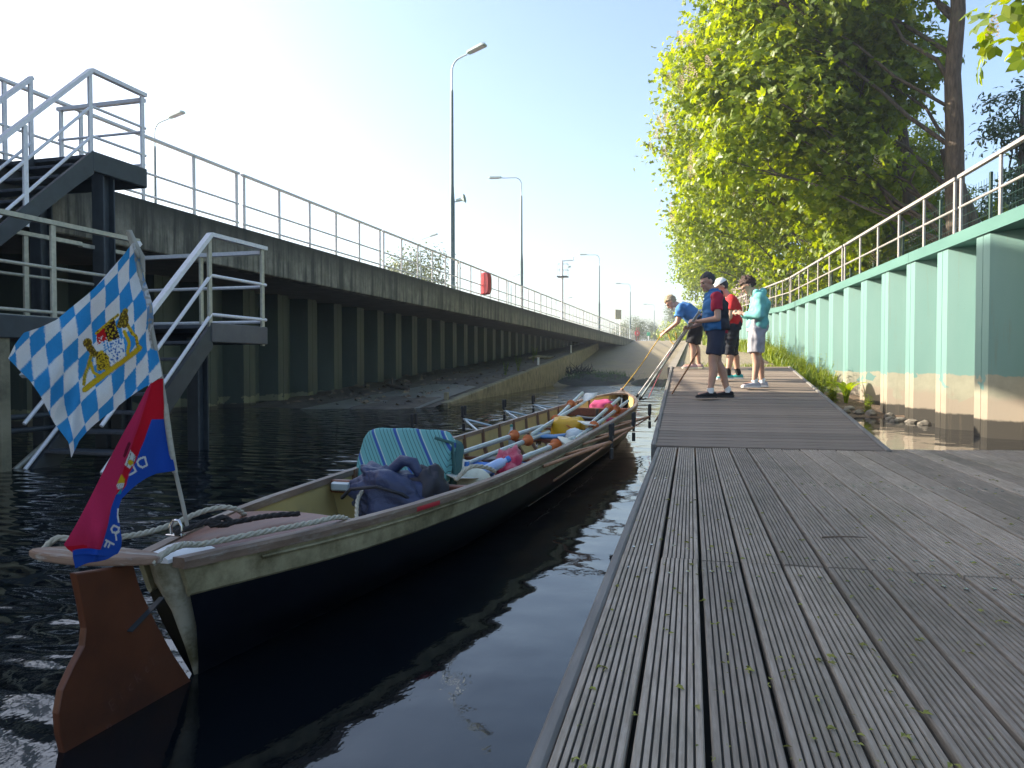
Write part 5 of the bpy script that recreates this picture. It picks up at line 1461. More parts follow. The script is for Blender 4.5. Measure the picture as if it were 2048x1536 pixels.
rope('steering_rope', 'cream steering rope along the near side into the boat', W([(.12, -.16, .49), (.135, -.12, .517), (.115, -.02, .515), (.10, .10, .490), (.17, .30, .487), (.24, .55, .478), (.27, .75, .462), (.24, .95, .36), (.18, 1.15, .26), (.05, 1.32, .25), (-.02, 1.42, .33), (-.06, 1.55, .42), (-.02, 1.78, .47), (.02, 1.9, .45)]), .0108, M['rope'])
rope('mooring_rope', 'short cream rope end beside the striped cushion', W([(.30, 2.02, .43), (.36, 2.10, .50), (.42, 2.22, .485), (.44, 2.34, .445)]), .013, M['rope'])
rope('black_cord', 'black knotted cord tied to the shackle on the stern deck', W([(-.08, .17, .502), (-.05, .24, .512), (-.02, .29, .525), (.01, .31, .508), (-.02, .27, .515), (.0, .33, .53), (.03, .34, .508), (.0, .31, .505), (.04, .42, .505), (.06, .55, .497), (.12, .66, .487)]), .011, M['black_rope'])
sh_ = thing('shackle', 'steel shackle ring standing on the stern deck', 'shackle', L2W((-.09, .19, .486)), -BH)
MB().tube([(-.022, 0, 0), (-.024, 0, .035), (-.012, 0, .055), (.012, 0, .055), (.024, 0, .035), (.022, 0, 0)], .006, 8).build('bow', M['chrome'], sh_)
MB().bev((0, 0, .003), (.07, .03, .006), .002).build('base_plate', M['chrome'], sh_)
# ---------------------------------------------------------------- flags on the stern stick
FB = L2W((-.13, .30, .47))
fn_ = Vector((0 - FB.x, 0 - FB.y, 0)).normalized()
fn_ = Matrix.Rotation(rad(14), 3, 'Z') @ fn_
def cloth_pt(px, py, off=0.0, near=0.0):
    """point of the flags' hanging plane for a cloth coordinate"""
    r_, u_ = (px - 1024) / FPX, -(py - 768) / FPX
    f2 = math.cos(PIT) + u_ * math.sin(PIT); u2 = -math.sin(PIT) + u_ * math.cos(PIT)
    d = V(r_ * math.cos(YAW) - f2 * math.sin(YAW), r_ * math.sin(YAW) + f2 * math.cos(YAW), u2)
    C0 = V(0, 0, CAM_Z); t = (FB - C0).dot(fn_) / d.dot(fn_)
    return C0 + d * t * (1 - near) + fn_ * off
def interp(tbl, y):
    tbl = sorted(tbl)
    return float(np.interp(y, [a for a, _ in tbl], [b for _, b in tbl]))
def inpoly(x, y, P):
    c = False; j = len(P) - 1
    for i in range(len(P)):
        if (P[i][1] > y) != (P[j][1] > y) and x < (P[j][0] - P[i][0]) * (y - P[i][1]) / (P[j][1] - P[i][1]) + P[i][0]: c = not c
        j = i
    return c
def segd(x, y, a, b):
    dx, dy = b[0] - a[0], b[1] - a[1]; t = max(0, min(1, ((x - a[0]) * dx + (y - a[1]) * dy) / (dx * dx + dy * dy + 1e-9)))
    return math.hypot(x - a[0] - t * dx, y - a[1] - t * dy)
def cloth(name, left, right, y0, y1, nx, ny, colf, offf, parent, m, nearf=lambda x, y: 0.0):
    vs, cs = [], []
    for j in range(ny + 1):
        y = y0 + (y1 - y0) * j / ny; a, b = interp(left, y), interp(right, y)
        for i in range(nx + 1):
            x = a + (b - a) * i / nx
            vs.append(cloth_pt(x, y, offf(x, y), nearf(x, y))); cs.append(colf(x, y))
    v = np.array([tuple(p) for p in vs]); n = nx + 1
    i = np.arange((ny + 1) * n).reshape(ny + 1, n)
    q = np.stack([i[:-1, :-1], i[:-1, 1:], i[1:, 1:], i[1:, :-1]], -1).reshape(-1, 4)
    me = np_mesh(name, v, q, True)
    ca = me.color_attributes.new('print', 'FLOAT_COLOR', 'POINT')
    ca.data.foreach_set('color', np.array([(*c, 1) for c in cs], np.float32).ravel())
    me.materials.append(m)
    return link(name, me, None, parent)
def cloth_mat(name):
    m = bpy.data.materials.new(name); m.use_nodes = True; nt = m.node_tree; N, L = nt.nodes, nt.links; N.clear()
    out = N.new('ShaderNodeOutputMaterial'); at = N.new('ShaderNodeAttribute'); at.attribute_name = 'print'
    d = N.new('ShaderNodeBsdfDiffuse'); t = N.new('ShaderNodeBsdfTranslucent'); mx = N.new('ShaderNodeMixShader'); mx.inputs[0].default_value = .35
    wv = tex_noise(nt, 260, 2, .5); c = mix(nt, .22, at.outputs['Color'], wv, 'MULTIPLY')
    L.new(c, d.inputs['Color']); L.new(c, t.inputs['Color']); L.new(d.outputs[0], mx.inputs[1]); L.new(t.outputs[0], mx.inputs[2]); L.new(mx.outputs[0], out.inputs['Surface'])
    return m
M['flag'] = cloth_mat('printed_flag_cloth')
BLUE, WHT, GOLD, BRN, REDC, DK = (.045, .30, .62), (.78, .80, .77), (.62, .42, .025), (.13, .085, .02), (.55, .02, .02), (.045, .022, .02)
def flag1_col(x, y):
    # lozenges
    wx = x if x < 232 else 232 + (x - 232) * 1.28
    ox, oy = wx - 119.8, y - 660.3
    # fold near the lower fly corner narrows the lozenges
    if y > 720 and x < 260: ox += 6 * math.sin((y - 720) / 40) * max(0, 1 - abs(x - 165) / 70)
    e1, e2 = (28.8, -28.6), (3.6, 43.2)
    D = e1[0] * e2[1] - e1[1] * e2[0]
    a = (ox * e2[1] - oy * e2[0]) / D; b = (e1[0] * oy - e1[1] * ox) / D
    col = WHT if (math.floor(a) + math.floor(b)) % 2 == 0 else BLUE
    nz = noise.noise(V(x * .28, y * .28, 3)); nz2 = noise.noise(V(x * .13, y * .13, 8))
    # shield quarters
    if inpoly(x, y, [(192, 668), (229, 637), (233, 655), (244, 706), (217, 737), (193, 743), (190, 700)]):
        if inpoly(x, y, [(192, 668), (208, 653), (213, 680), (193, 690)]): col = REDC if nz > -.25 or y < 672 else WHT
        elif inpoly(x, y, [(207, 655), (230, 636), (236, 675), (214, 685)]): col = GOLD if nz > .18 else DK
        elif inpoly(x, y, [(202, 683), (215, 676), (220, 697), (206, 706)]): col = BLUE if (math.floor((x + y * .5) / 3.2) + math.floor((y - x * .3) / 5)) % 2 else WHT
        elif inpoly(x, y, [(189, 706), (204, 700), (214, 712), (218, 738), (192, 745)]): col = GOLD if nz > -.12 else DK
        elif x > 214 and y > 676: col = (.03, .14, .42) if nz > .12 else WHT
        else: col = WHT
    if segd(x, y, (191, 667), (236, 630)) < 2.6: col = GOLD if nz > -.1 else BRN
    # supporters
    def lion(pts, r):
        return min(segd(x, y, p, q) for p, q in zip(pts[:-1], pts[1:])) < r
    if math.hypot((x - 173) / 10, (y - 686) / 9) < 1 or lion([(176, 692), (188, 708)], 7): col = BRN if nz < .1 else (.42, .30, .03)
    elif lion([(182, 712), (176, 735), (168, 752), (165, 768)], 3.6): col = (.30, .26, .04) if nz < 0 else GOLD
    elif lion([(182, 725), (186, 745), (194, 750)], 3.0): col = GOLD
    if math.hypot((x - 246) / 8.5, (y - 640) / 17) < 1 or lion([(249, 622), (238, 652)], 5): col = BRN if nz < .12 else (.45, .32, .03)
    elif lion([(252, 650), (262, 668), (270, 675), (272, 690)], 3.6): col = GOLD if nz > -.2 else BRN
    elif lion([(246, 664), (254, 686), (250, 706)], 3.6): col = GOLD
    # gold ribbon
    dr = segd(x, y, (166, 779), (277, 696))
    if dr < 5.6: col = GOLD if dr < 3.9 and nz2 > -.35 else (.48, .32, .02)
    # hoist sleeve, frayed grey
    if x > interp([(480, 250), (560, 270), (640, 283), (700, 295), (760, 304)], y) + 8 and y < 700: col = tuple(c * .55 + .16 for c in col) if nz2 > -.1 else (.36, .37, .33)
    return col
def flag1_off(x, y):
    o = .018 * math.sin((x * .055 + y * .028)) + .010 * math.sin(x * .021 - y * .06 + 1)
    d = (x - 150) - (y - 780) * -.22
    o += .045 * math.exp(-(d / 18) ** 2) * max(0, min(1, (y - 700) / 120)) - .04 * math.exp(-((d + 26) / 18) ** 2) * max(0, min(1, (y - 720) / 120))
    o += .0035 * noise.noise(V(x * .05, y * .03, 4)) + .0022 * noise.noise(V(x * .12, y * .06, 9))
    return o + .02
f1 = thing('lozenge_flag', 'blue and white lozenge flag with gold coat of arms', 'flag', cloth_pt(318, 752))
left1 = [(488, 262), (500, 252), (545, 220), (590, 172), (640, 112), (655, 80), (666, 46), (690, 28), (717, 14), (760, 58), (790, 78), (820, 95), (855, 115), (880, 130), (912, 138)]
right1 = [(488, 272), (540, 284), (600, 297), (650, 306), (700, 313), (752, 319), (765, 303), (785, 272), (800, 250), (822, 222), (845, 192), (862, 170), (880, 153), (912, 139)]
o = cloth('flag_cloth', left1, right1, 488, 912, 200, 230, flag1_col, flag1_off, None, M['flag'])
def reparent(o, p):
    o.parent = p; o.matrix_parent_inverse = Matrix.Translation(-p.location)
reparent(o, f1)

RED2, RED2_LIT, BL2, WH2 = (.52, .014, .028), (.55, .035, .10), (.022, .085, .42), (.66, .70, .66)  # second tone: red with light shining through the fold, put into the print colour
def flag2_col(x, y):
    fold = interp([(770, 300), (800, 292), (850, 276), (890, 262), (940, 243), (985, 228), (1010, 216), (1050, 205), (1092, 195)], y)
    edge2 = interp([(838, 302), (845, 299), (880, 287), (903, 277), (925, 268), (945, 256), (970, 248), (985, 236)], y)
    if x < fold:
        col = RED2_LIT if y < 1091 else RED2
        if y > 1084 + (x - 123) * .02 and x < 170: col = RED2
    elif y < 838 or x < edge2: col = RED2
    else: col = BL2
    if y > 985 and x >= fold: col = BL2
    if y > 1092 + max(0, (150 - x)) * .2 and x > 141: col = BL2
    if y > 1098: col = BL2
    nz = noise.noise(V(x * .5, y * .5, 2))
    # tower arms peeping out of the fold
    if inpoly(x, y, [(259, 899), (270, 912), (264, 929), (257, 936), (246, 928)]):
        col = (.60, .40, .02) if math.hypot(x - 259, y - 924) < 5.5 else (WH2 if (int(x * .3 + y * .1) % 3 or nz > .1) else (.2, .2, .2))
    if inpoly(x, y, [(239, 946), (247, 957), (243, 974), (232, 976), (228, 968)]): col = (.60, .40, .02) if y < 965 else (WH2 if nz > -.15 else (.25, .25, .25))
    if inpoly(x, y, [(238, 976), (242, 973), (238, 986), (229, 986)]): col = (.02, .28, .30)
    if segd(x, y, (256, 886), (246, 910)) < 3: col = (.16, .015, .03)
    # mirrored letters, as seen from the back of the cloth
    wd = 1.9
    Dm = [((288, 913), (293, 930)), ((293, 930), (283, 934)), ((283, 934), (275, 930)), ((275, 930), (272, 923)), ((272, 923), (276, 917)), ((276, 917), (288, 913))]
    Em = [((263, 929), (269, 941)), ((269, 941), (257, 948)), ((263, 929), (260, 931))]
    Rm = [((234, 1052), (222, 1046)), ((222, 1046), (216, 1052)), ((216, 1052), (219, 1059)), ((219, 1059), (230, 1062)), ((234, 1060), (228, 1060)), ((226, 1061), (229, 1076)), ((222, 1046), (234, 1052)), ((234, 1052), (232, 1060))]
    Fm = [((205, 1073), (223, 1084)), ((208, 1074), (203, 1085)), ((214, 1079), (210, 1087))]
    Om = [((232, 1015), (231, 1030)), ((231, 1030), (233, 1040))]
    if col == BL2:
        for L_ in (Dm, Em, Rm, Fm, Om):
            if min(segd(x, y, a, b) for a, b in L_) < wd: return WH2
    return col
def flag2_off(x, y):
    fold = interp([(770, 300), (850, 276), (890, 262), (940, 243), (985, 228), (1050, 205), (1092, 195)], y)
    k = max(0, min(1, (y - 765) / 70)); d = x - fold
    o = .03 * k * (1 / (1 + math.exp(d / 3.0))) + .012 * k * math.sin(d * .07)
    o += .030 * math.exp(-((x - 205) / 16) ** 2) * max(0, min(1, (y - 985) / 60)) - .02 * max(0, min(1, (y - 1090) / 20)) + .012 * math.sin(y * .02)
    return o + .012
def flag2_near(x, y):
    # the loose end is blown aft and lies over the rudder yoke
    a = max(0, min(1, (330 - x) / 150)); b = max(0, min(1, (y - 790) / 290))
    return .215 * (a * a * (3 - 2 * a)) * (b * b * (3 - 2 * b)) + .012 * max(0, min(1, (y - 1092) / 14))
f2 = thing('town_flag', 'red and blue flag folded down onto the stern with white letters', 'flag', cloth_pt(330, 940))
left2 = [(757, 319), (765, 300), (778, 291), (820, 270), (870, 242), (930, 208), (1000, 168), (1050, 140), (1081, 122), (1090, 129), (1099, 141), (1115, 144), (1134, 149)]
right2 = [(757, 324), (790, 325), (839, 329), (880, 338), (925, 346), (940, 348), (947, 313), (955, 293), (965, 274), (978, 256), (995, 239), (1010, 234), (1025, 232), (1050, 236), (1074, 241), (1095, 241), (1108, 236), (1114, 215), (1122, 185), (1134, 151)]
o = cloth('flag_cloth', left2, right2, 757, 1134, 170, 230, flag2_col, flag2_off, None, M['flag'], flag2_near); reparent(o, f2)
stk = thing('flag_stick', 'thin grey crooked flag stick standing in the stern deck', 'flag stick', FB)
pts = [cloth_pt(*p) - FB for p in ((376, 1060), (366, 1010), (351, 945), (338, 870), (331, 815), (322, 752), (306, 670), (290, 590), (276, 525), (266, 490), (257, 461))]
MB().tube(pts, [.0075, .0075, .0075, .0075, .0085, .0075, .0075, .0075, .008, .0095, .0095], 8).build('stick', M['flagstick'], stk)
MB().tube([cloth_pt(258, 462, .012) - FB, cloth_pt(270, 492, .014) - FB, cloth_pt(283, 515, .012) - FB, cloth_pt(287, 545, .012) - FB], [.008, .011, .010, .004], 7).tube([cloth_pt(262, 495, .01) - FB, cloth_pt(270, 505, .02) - FB, cloth_pt(276, 515, .01) - FB], .008, 6).build('lashing', M['flagstick'], stk)
MB().tube([cloth_pt(350, 945) - FB, cloth_pt(338, 870) - FB, cloth_pt(330, 808) - FB], [.010, .0105, .010], 8).build('sleeve', M['rope'], stk)
# ---------------------------------------------------------------- people
def remesh(b, name, voxel, m, parent, smooth=3, fold=0.0):
    me = b.mesh(name + '_raw')
    o = bpy.data.objects.new('raw', me); COL.objects.link(o)
    md = o.modifiers.new('r', 'REMESH'); md.mode = 'VOXEL'; md.voxel_size = voxel
    s = o.modifiers.new('s', 'SMOOTH'); s.iterations = smooth; s.factor = .5
    dg = bpy.context.evaluated_depsgraph_get(); dg.update()
    out = bpy.data.meshes.new_from_object(o.evaluated_get(dg), depsgraph=dg)
    bpy.data.objects.remove(o); bpy.data.meshes.remove(me)
    out.name = name
    if fold:
        n_ = len(out.vertices); co_ = np.empty(n_ * 3, np.float32); out.vertices.foreach_get('co', co_); co_ = co_.reshape(-1, 3)
        no_ = np.empty(n_ * 3, np.float32); out.vertices.foreach_get('normal', no_); no_ = no_.reshape(-1, 3); f = np.zeros(n_)
        warp = co_ + .035 * np.sin(co_[:, [1, 2, 0]] * 19 + 1.3)
        for a_ in range(7): f += np.sin(warp @ (RNG.normal(size=3) * np.array([20, 20, 34])) + RNG.uniform(0, 6)) * RNG.uniform(.25, .6)
        out.vertices.foreach_set('co', (co_ + no_ * (fold * .75 * f)[:, None]).ravel())
    out.polygons.foreach_set('use_smooth', np.ones(len(out.polygons), bool))
    out.materials.clear(); out.materials.append(m)
    return link(name, out, None, parent)
def cap(b, p, q, r0, r1, n=12, ends=(1, 1)):
    """tapered limb with rounded or flat ends"""
    p, q = V(p), V(q); d = (q - p); L = d.length; d.normalize(); pts = []; rs = []
    if ends[0]:
        for a in (-1.45, -1.0, -.5): pts.append(p + d * r0 * math.sin(a)); rs.append(max(r0 * math.cos(a), .001))
    pts += [p, p + d * L * .35, q]; rs += [r0, r0 * .62 + r1 * .38, r1]
    if ends[1]:
        for a in (.5, 1.0, 1.45): pts.append(q + d * r1 * math.sin(a)); rs.append(max(r1 * math.cos(a), .001))
    return b.tube(pts, rs, n)
def spine(b, pts, rads, lat=V(1, 0, 0), n=18, dome=True):
    """torso: ellipses (half width, half depth) along a bent spine"""
    P = [V(p) for p in pts]; rings = []
    def ring(c, t, a, d):
        y = t.cross(lat).normalized() * -1
        return [c + lat * (math.copysign(abs(math.cos(k)) ** .85, math.cos(k)) * a) + y * (math.sin(k) * d) for k in np.linspace(0, 2 * math.pi, n, endpoint=False)]
    T = [(P[min(i + 1, len(P) - 1)] - P[max(i - 1, 0)]).normalized() for i in range(len(P))]
    if dome:
        for f, g in ((.9, .25), (.6, .75)): rings.append(ring(P[0] - T[0] * rads[0][1] * f * .6, T[0], rads[0][0] * g, rads[0][1] * g))
    for p, t, (a, d) in zip(P, T, rads): rings.append(ring(p, t, a, d))
    if dome:
        for f, g in ((.6, .75), (.9, .25)): rings.append(ring(P[-1] + T[-1] * rads[-1][1] * f * .6, T[-1], rads[-1][0] * g, rads[-1][1] * g))
    return b.loft(rings)
def hand(b, w_, d, up, side, curl=1.0, s=1.0):
    """palm, four curled fingers and a thumb; d = forearm direction, up = back of the hand, side = thumb side"""
    d, up, side = d.normalized(), up.normalized(), side.normalized()
    w_ = V(w_); pc = w_ + d * .05 * s
    q = Matrix((side, d, up)).transposed()
    b.ball(pc, (.040 * s, .052 * s, .018 * s), 12, 8, q)
    for i, (x, L) in enumerate(((.028, .066), (.010, .075), (-.009, .071), (-.027, .056))):
        p = pc + side * x * s + d * .042 * s; k = p
        for j, (seg, a) in enumerate(((.44, .55), (.32, 1.25), (.26, 2.0))):
            a *= curl; dd = d * math.cos(a) - up * math.sin(a)
            k2 = k + dd * L * s * seg; cap(b, k, k2, .0095 * s, .0085 * s, 8); k = k2
    p = pc + side * .034 * s - d * .018 * s; k = p + (side * .6 + d * .7 - up * .35).normalized() * .036 * s
    cap(b, p, k, .0125 * s, .0105 * s, 8); cap(b, k, k + (d * .7 - side * .15 - up * .7).normalized() * .030 * s, .0105 * s, .009 * s, 8)
SKIN = mat('skin', (.52, .31, .22), (.46, .26, .18), rough=.5, scale=9)
EYE = mat('eye_dark', (.03, .02, .02), rough=.2)
LIP = mat('lips', (.36, .12, .10), rough=.4)
def cloth_m(name, a, b=None): return mat(name, a, b or tuple(c * .72 for c in a), rough=.85, scale=7, bmp=.35, bscale=14)
def person(label, loc_, rz, J, wear, cap_=None):
    t = thing('person', label, 'person', loc_, rz, 'people hauling the boat from the gangway')
    b = MB()
    S = J.get('s', 1.0)
    pel, che, nek, hd = V(J['pel']), V(J['che']), V(J['nek']), V(J['head'])
    wa = pel.lerp(che, .45) + V(0, J.get('belly', .0), 0)
    spine(b, [pel + V(0, 0, -.03), pel + V(0, 0, .07), wa, che, nek.lerp(che, .35)], [(.155, .105), (.165, .115), (.135, .10), (.16, .105), (.10, .07)])
    cap(b, nek.lerp(che, .15), hd + (nek - hd) * .25, .055, .048)
    # head: skull, jaw, nose, brows, ears
    Rh = Matrix.Rotation(J.get('yaw', 0), 3, 'Z') @ Matrix.Rotation(-J.get('nod', .3), 3, 'X')
    h = lambda *a: hd + Rh @ V(*a)
    b.ball(h(0, -.008, .022), (.074, .092, .095), 18, 12, Rh)
    b.ball(h(0, .022, -.045), (.056, .066, .068), 16, 10, Rh)
    cap(b, h(0, .085, .005), h(0, .106, -.030), .011, .015, 10); b.ball(h(0, .080, -.098 + .012), (.026, .022, .022), 10, 8, Rh)
    cap(b, h(-.04, .076, .022), h(.04, .076, .022), .014, .014, 8)
    for sx in (-1, 1):
        b.ball(h(sx * .074, -.006, -.008), (.012, .022, .034), 8, 8, Rh); b.ball(h(sx * .034, .066, -.022), (.022, .018, .020), 8, 6, Rh)
    cap(b, h(-.018, .084, -.058), h(.018, .084, -.058), .009, .009, 8)
    for sd in ('L', 'R'):
        sg = -1 if sd == 'L' else 1
        sh, el, wr = V(J['sh' + sd]), V(J['el' + sd]), V(J['wr' + sd])
        cap(b, che.lerp(sh, .55), sh, .075, .060); cap(b, sh, el, .052, .040); cap(b, el, wr, .040, .026)
        d = V(J.get('hd' + sd, (wr - el))); up = V(J.get('hu' + sd, (0, 0, 1))); side = d.cross(up) * (-1 if sd == 'R' else 1)
        up = side.cross(d) if sd == 'L' else d.cross(side)
        if up.dot(V(J.get('hu' + sd, (0, 0, 1)))) < 0: up = -up
        hand(b, wr, d, up, side, J.get('curl', 1.0))
        hp, kn, an = V(J['hip' + sd]), V(J['kn' + sd]), V(J['an' + sd])
        cap(b, hp, kn, .088, .056); ca = kn.lerp(an, .32) + V(0, -.022, 0)
        cap(b, kn, ca, .054, .056); cap(b, ca, an, .056, .034)
        ty = J.get('toe' + sd, 0.0); f = V(math.sin(ty), math.cos(ty), 0)
        cap(b, an - V(0, 0, .03) - f * .03, an - V(0, 0, .045) + f * .13, .036, .026)
    body = remesh(b, 'body', .0085, wear.get('skin', SKIN), t, 3)
    for sx in (-1, 1): MB().ball(h(sx * .031, .077, -.004), (.013, .010, .008), 8, 6, Rh).build('eye', EYE, t)
    MB().ball(h(0, .093, -.060), (.022, .006, .008), 10, 6, Rh).build('mouth', LIP, t)
    # hair
    hm, style = wear['hair']
    hb = MB()
    big = {'short': 1.0, 'curly': 1.09, 'bob': 1.05}[style]
    rings = []; nn = 40
    for i in range(20):
        a = math.pi / 2 - (math.pi * .80) * i / 19
        ring = []
        for k in range(nn):
            u = 2 * math.pi * k / nn; fx, fy = math.cos(u), math.sin(u)
            low = {'short': -.075, 'curly': -.085, 'bob': -.10}[style]
            x, y, z = .078 * big * math.cos(a) * fx, .096 * big * math.cos(a) * fy - .013, .099 * big * math.sin(a) + .023
            front = max(0, min(1, (fy + .05) / .45))
            lim = low * (1 - front) + .055 * front                      # hair line: nape, temples, brow
            if z < lim:
                z = lim - (lim - z) * .12; q = .80 if front < .5 else .62; x *= q; y = y * q - .004
            p = V(x, y, z)
            am = {'short': .09, 'curly': .24, 'bob': .12}[style]
            p *= 1 + am * noise.noise(p * 42 + V(J['pel'])) + am * .7 * noise.noise(p * 90)
            ring.append(h(*p))
        rings.append(ring)
    hb.loft(rings); hb.build('hair', hm, t)
    # shirt with sleeves
    cb_ = MB(); o = wear.get('loose', .018); lo = wear.get('hem', -.02)
    dirn = (che - pel).normalized()
    spine(cb_, [pel + dirn * lo, pel + dirn * (lo + .09), wa, che, nek.lerp(che, .22)], [(.165 + o, .118 + o), (.168 + o, .122 + o), (.150 + o, .116 + o), (.168 + o, .112 + o), (.088 + o, .062 + o)], dome=False)
    for sd in ('L', 'R'):
        sh, el, wr = V(J['sh' + sd]), V(J['el' + sd]), V(J['wr' + sd])
        cap(cb_, che.lerp(sh, .45), sh, .085 + o * .4, .070 + o * .4)
        if wear['sleeve'] == 'long':
            cap(cb_, sh, el, .060 + o * .5, .050 + o * .4); cap(cb_, el, el.lerp(wr, .93), .050 + o * .4, .036 + o * .2, 12, (1, 0))
        elif wear['sleeve'] == 'short': cap(cb_, sh, sh.lerp(el, .62), .062 + o * .5, .058 + o * .6, 12, (1, 0))
    if wear.get('hood'): cb_.ball(nek + V(0, -.085, -.01), (.105, .055, .075), 14, 10); cap(cb_, nek + V(-.07, .0, .0), nek + V(.07, .0, .0), .05, .05)
    st = remesh(cb_, wear.get('topname', 'shirt'), .010, wear['top'], t, 4, .009)
    if 'vest' in wear:
        vb = MB(); ov = o + .022
        spine(vb, [pel + dirn * (lo + .045), pel + dirn * (lo + .12), wa, che, nek.lerp(che, .05)], [(.170 + ov, .126 + ov), (.172 + ov, .126 + ov), (.158 + ov, .122 + ov), (.172 + ov, .118 + ov), (.074 + ov, .060 + ov)], dome=False)
        for sd in ('L', 'R'): cap(vb, che.lerp(V(J['sh' + sd]), .3), che.lerp(V(J['sh' + sd]), .80), .100, .082, 12, (1, 0))
        cap(vb, nek + V(0, -.01, -.02), nek + V(0, .0, .035), .074, .072, 14, (1, 0))
        vo = remesh(vb, 'vest', .010, wear['vest'], t, 4, .008)
        vo.data.materials.append(wear['vest2'])
        mi = np.array([1 if (p.center.y - (pel.lerp(che, .5)).y) < -.055 else 0 for p in vo.data.polygons], np.int32)
        vo.data.polygons.foreach_set('material_index', mi)
    # shorts
    sb = MB(); L_ = wear['leg']; ob = wear.get('sloose', .016)
    spine(sb, [pel + V(0, 0, -.06), pel + V(0, 0, .02), pel + dirn * .09], [(.160 + ob, .112 + ob), (.172 + ob, .124 + ob), (.160 + ob, .116 + ob)], dome=False)
    for sd in ('L', 'R'):
        hp, kn, an = V(J['hip' + sd]), V(J['kn' + sd]), V(J['an' + sd])
        if L_ <= 1: cap(sb, hp, hp.lerp(kn, L_), .100 + ob * .6, .074 + ob + .02 * (1 - L_), 14, (1, 0))
        else:
            cap(sb, hp, kn, .098 + ob * .6, .066 + ob, 14, (1, 1)); cap(sb, kn, kn.lerp(an, L_ - 1), .066 + ob, .062 + ob, 14, (1, 0))
    remesh(sb, 'shorts', .010, wear['bottom'], t, 4, .008)
    # shoes and socks
    for sd in ('L', 'R'):
        an = V(J['an' + sd]); ty = J.get('toe' + sd, 0.0); pt_ = J.get('pitch' + sd, 0.0)
        Rf = Matrix.Rotation(-ty, 3, 'Z') @ Matrix.Rotation(pt_, 3, 'X'); A = an + V(0, 0, -.075)
        k = lambda *a: A + Rf @ V(*a)
        if 'sock' in wear: MB().tube([k(0, -.005, .045), k(0, -.005, .09), an + (V(J['kn' + sd]) - an) * wear.get('sockh', .10)], [.045, .043, .042], 12).build('sock', wear['sock'], t)
        s_ = MB(); rings = []
        for y, wd, z1 in ((-.080, .022, .035), (-.070, .036, .058), (-.035, .042, .070), (.02, .043, .068), (.07, .045, .050), (.12, .046, .038), (.155, .036, .030), (.172, .018, .022)):
            rings.append([k(x_ * wd, y, z_) for x_, z_ in ((-.9, .008), (.9, .008), (1.02, .018), (.95, z1 * .6), (.6, z1 * .95), (0, z1), (-.6, z1 * .95), (-.95, z1 * .6), (-1.02, .018))])
        s_.loft(rings); so_ = s_.build('shoe', wear['shoe'], t)
        so2 = MB(); so2.loft([[k(x_ * wd * 1.08, y, z_) for x_, z_ in ((-1, -.012), (1, -.012), (1, .012), (-1, .012))] for y, wd in ((-.086, .022), (-.07, .038), (-.02, .042), (.07, .046), (.13, .045), (.165, .034), (.180, .018))], True, False)
        so2.build('sole', wear['sole'], so_)
        if wear.get('laces'): MB().bar(k(0, .02, .066), k(0, .09, .050), .03, .006).build('laces', wear['laces'], so_)
    if 'cap' in wear:
        kb = MB(); rings = []
        for i in range(7):
            a = math.pi / 2 * (1 - i / 6.0) + .06; rings.append([h(.090 * math.cos(a) * math.cos(u), .108 * math.cos(a) * math.sin(u) - .006, .100 * math.sin(a) + .045) for u in np.linspace(0, 6.283, 20, endpoint=False)])
        kb.loft(rings); kb.bev(h(0, .135, .052), (.13, .09, .008), .003, Rh); kb.build('sun_cap', wear['cap'], t)
    if wear.get('glasses'):
        g_ = MB()
        for sx in (-1, 1): g_.tube([h(sx * .034 + .020 * math.cos(a), .094, .0 + .016 * math.sin(a)) for a in np.linspace(0, 6.28, 10)], .0022, 5, False); g_.tube([h(sx * .054, .092, .002), h(sx * .077, .0, .004)], .002, 5)
        g_.build('glasses', EYE, t)
    return t
def gz(y): return DZ + (y - 6.92) * GS + .024
WEST = rad(90)
# figure in shade with a blue and black vest, both hands on the boat hooks
A = dict(pel=(0, -.06, .845), che=(0, -.04, 1.17), nek=(0, -.01, 1.335), head=(-.02, .055, 1.465), nod=.38, yaw=.42, belly=.012,
         shL=(-.175, -.05, 1.25), elL=(-.22, -.065, .985), wrL=(-.12, .17, .955), hdL=(.25, .85, .10), huL=(-.7, .1, .6),
         shR=(.175, -.03, 1.25), elR=(.21, .06, .985), wrR=(.06, .24, .90), hdR=(-.25, .85, -.1), huR=(.7, .1, .6),
         hipL=(-.09, -.055, .81), knL=(-.105, -.01, .445), anL=(-.12, .02, .085), toeL=-.25, hipR=(.09, -.06, .81), knR=(.10, -.07, .45), anR=(.13, -.20, .085), toeR=.15)
HAIRA = mat('dark_grey_hair', (.035, .032, .032), (.07, .065, .065), rough=.6, scale=50, bmp=.5)
pA = person('person in a blue and black vest holding two boat hooks, standing in the shade', (.26, 9.86, gz(9.86) - .0), WEST, A,
            dict(hair=(HAIRA, 'short'), top=cloth_m('red_tee', (.42, .018, .05)), sleeve='short', vest=cloth_m('blue_vest', (.035, .16, .38)), vest2=cloth_m('black_vest_back', (.03, .03, .042)), bottom=cloth_m('navy_shorts', (.035, .042, .075)), leg=.74, hem=-.045,
                 sock=M['white'], sockh=.10, shoe=cloth_m('black_shoe', (.012, .012, .014)), sole=M['black'], laces=M['black'], topname='tee_shirt'))
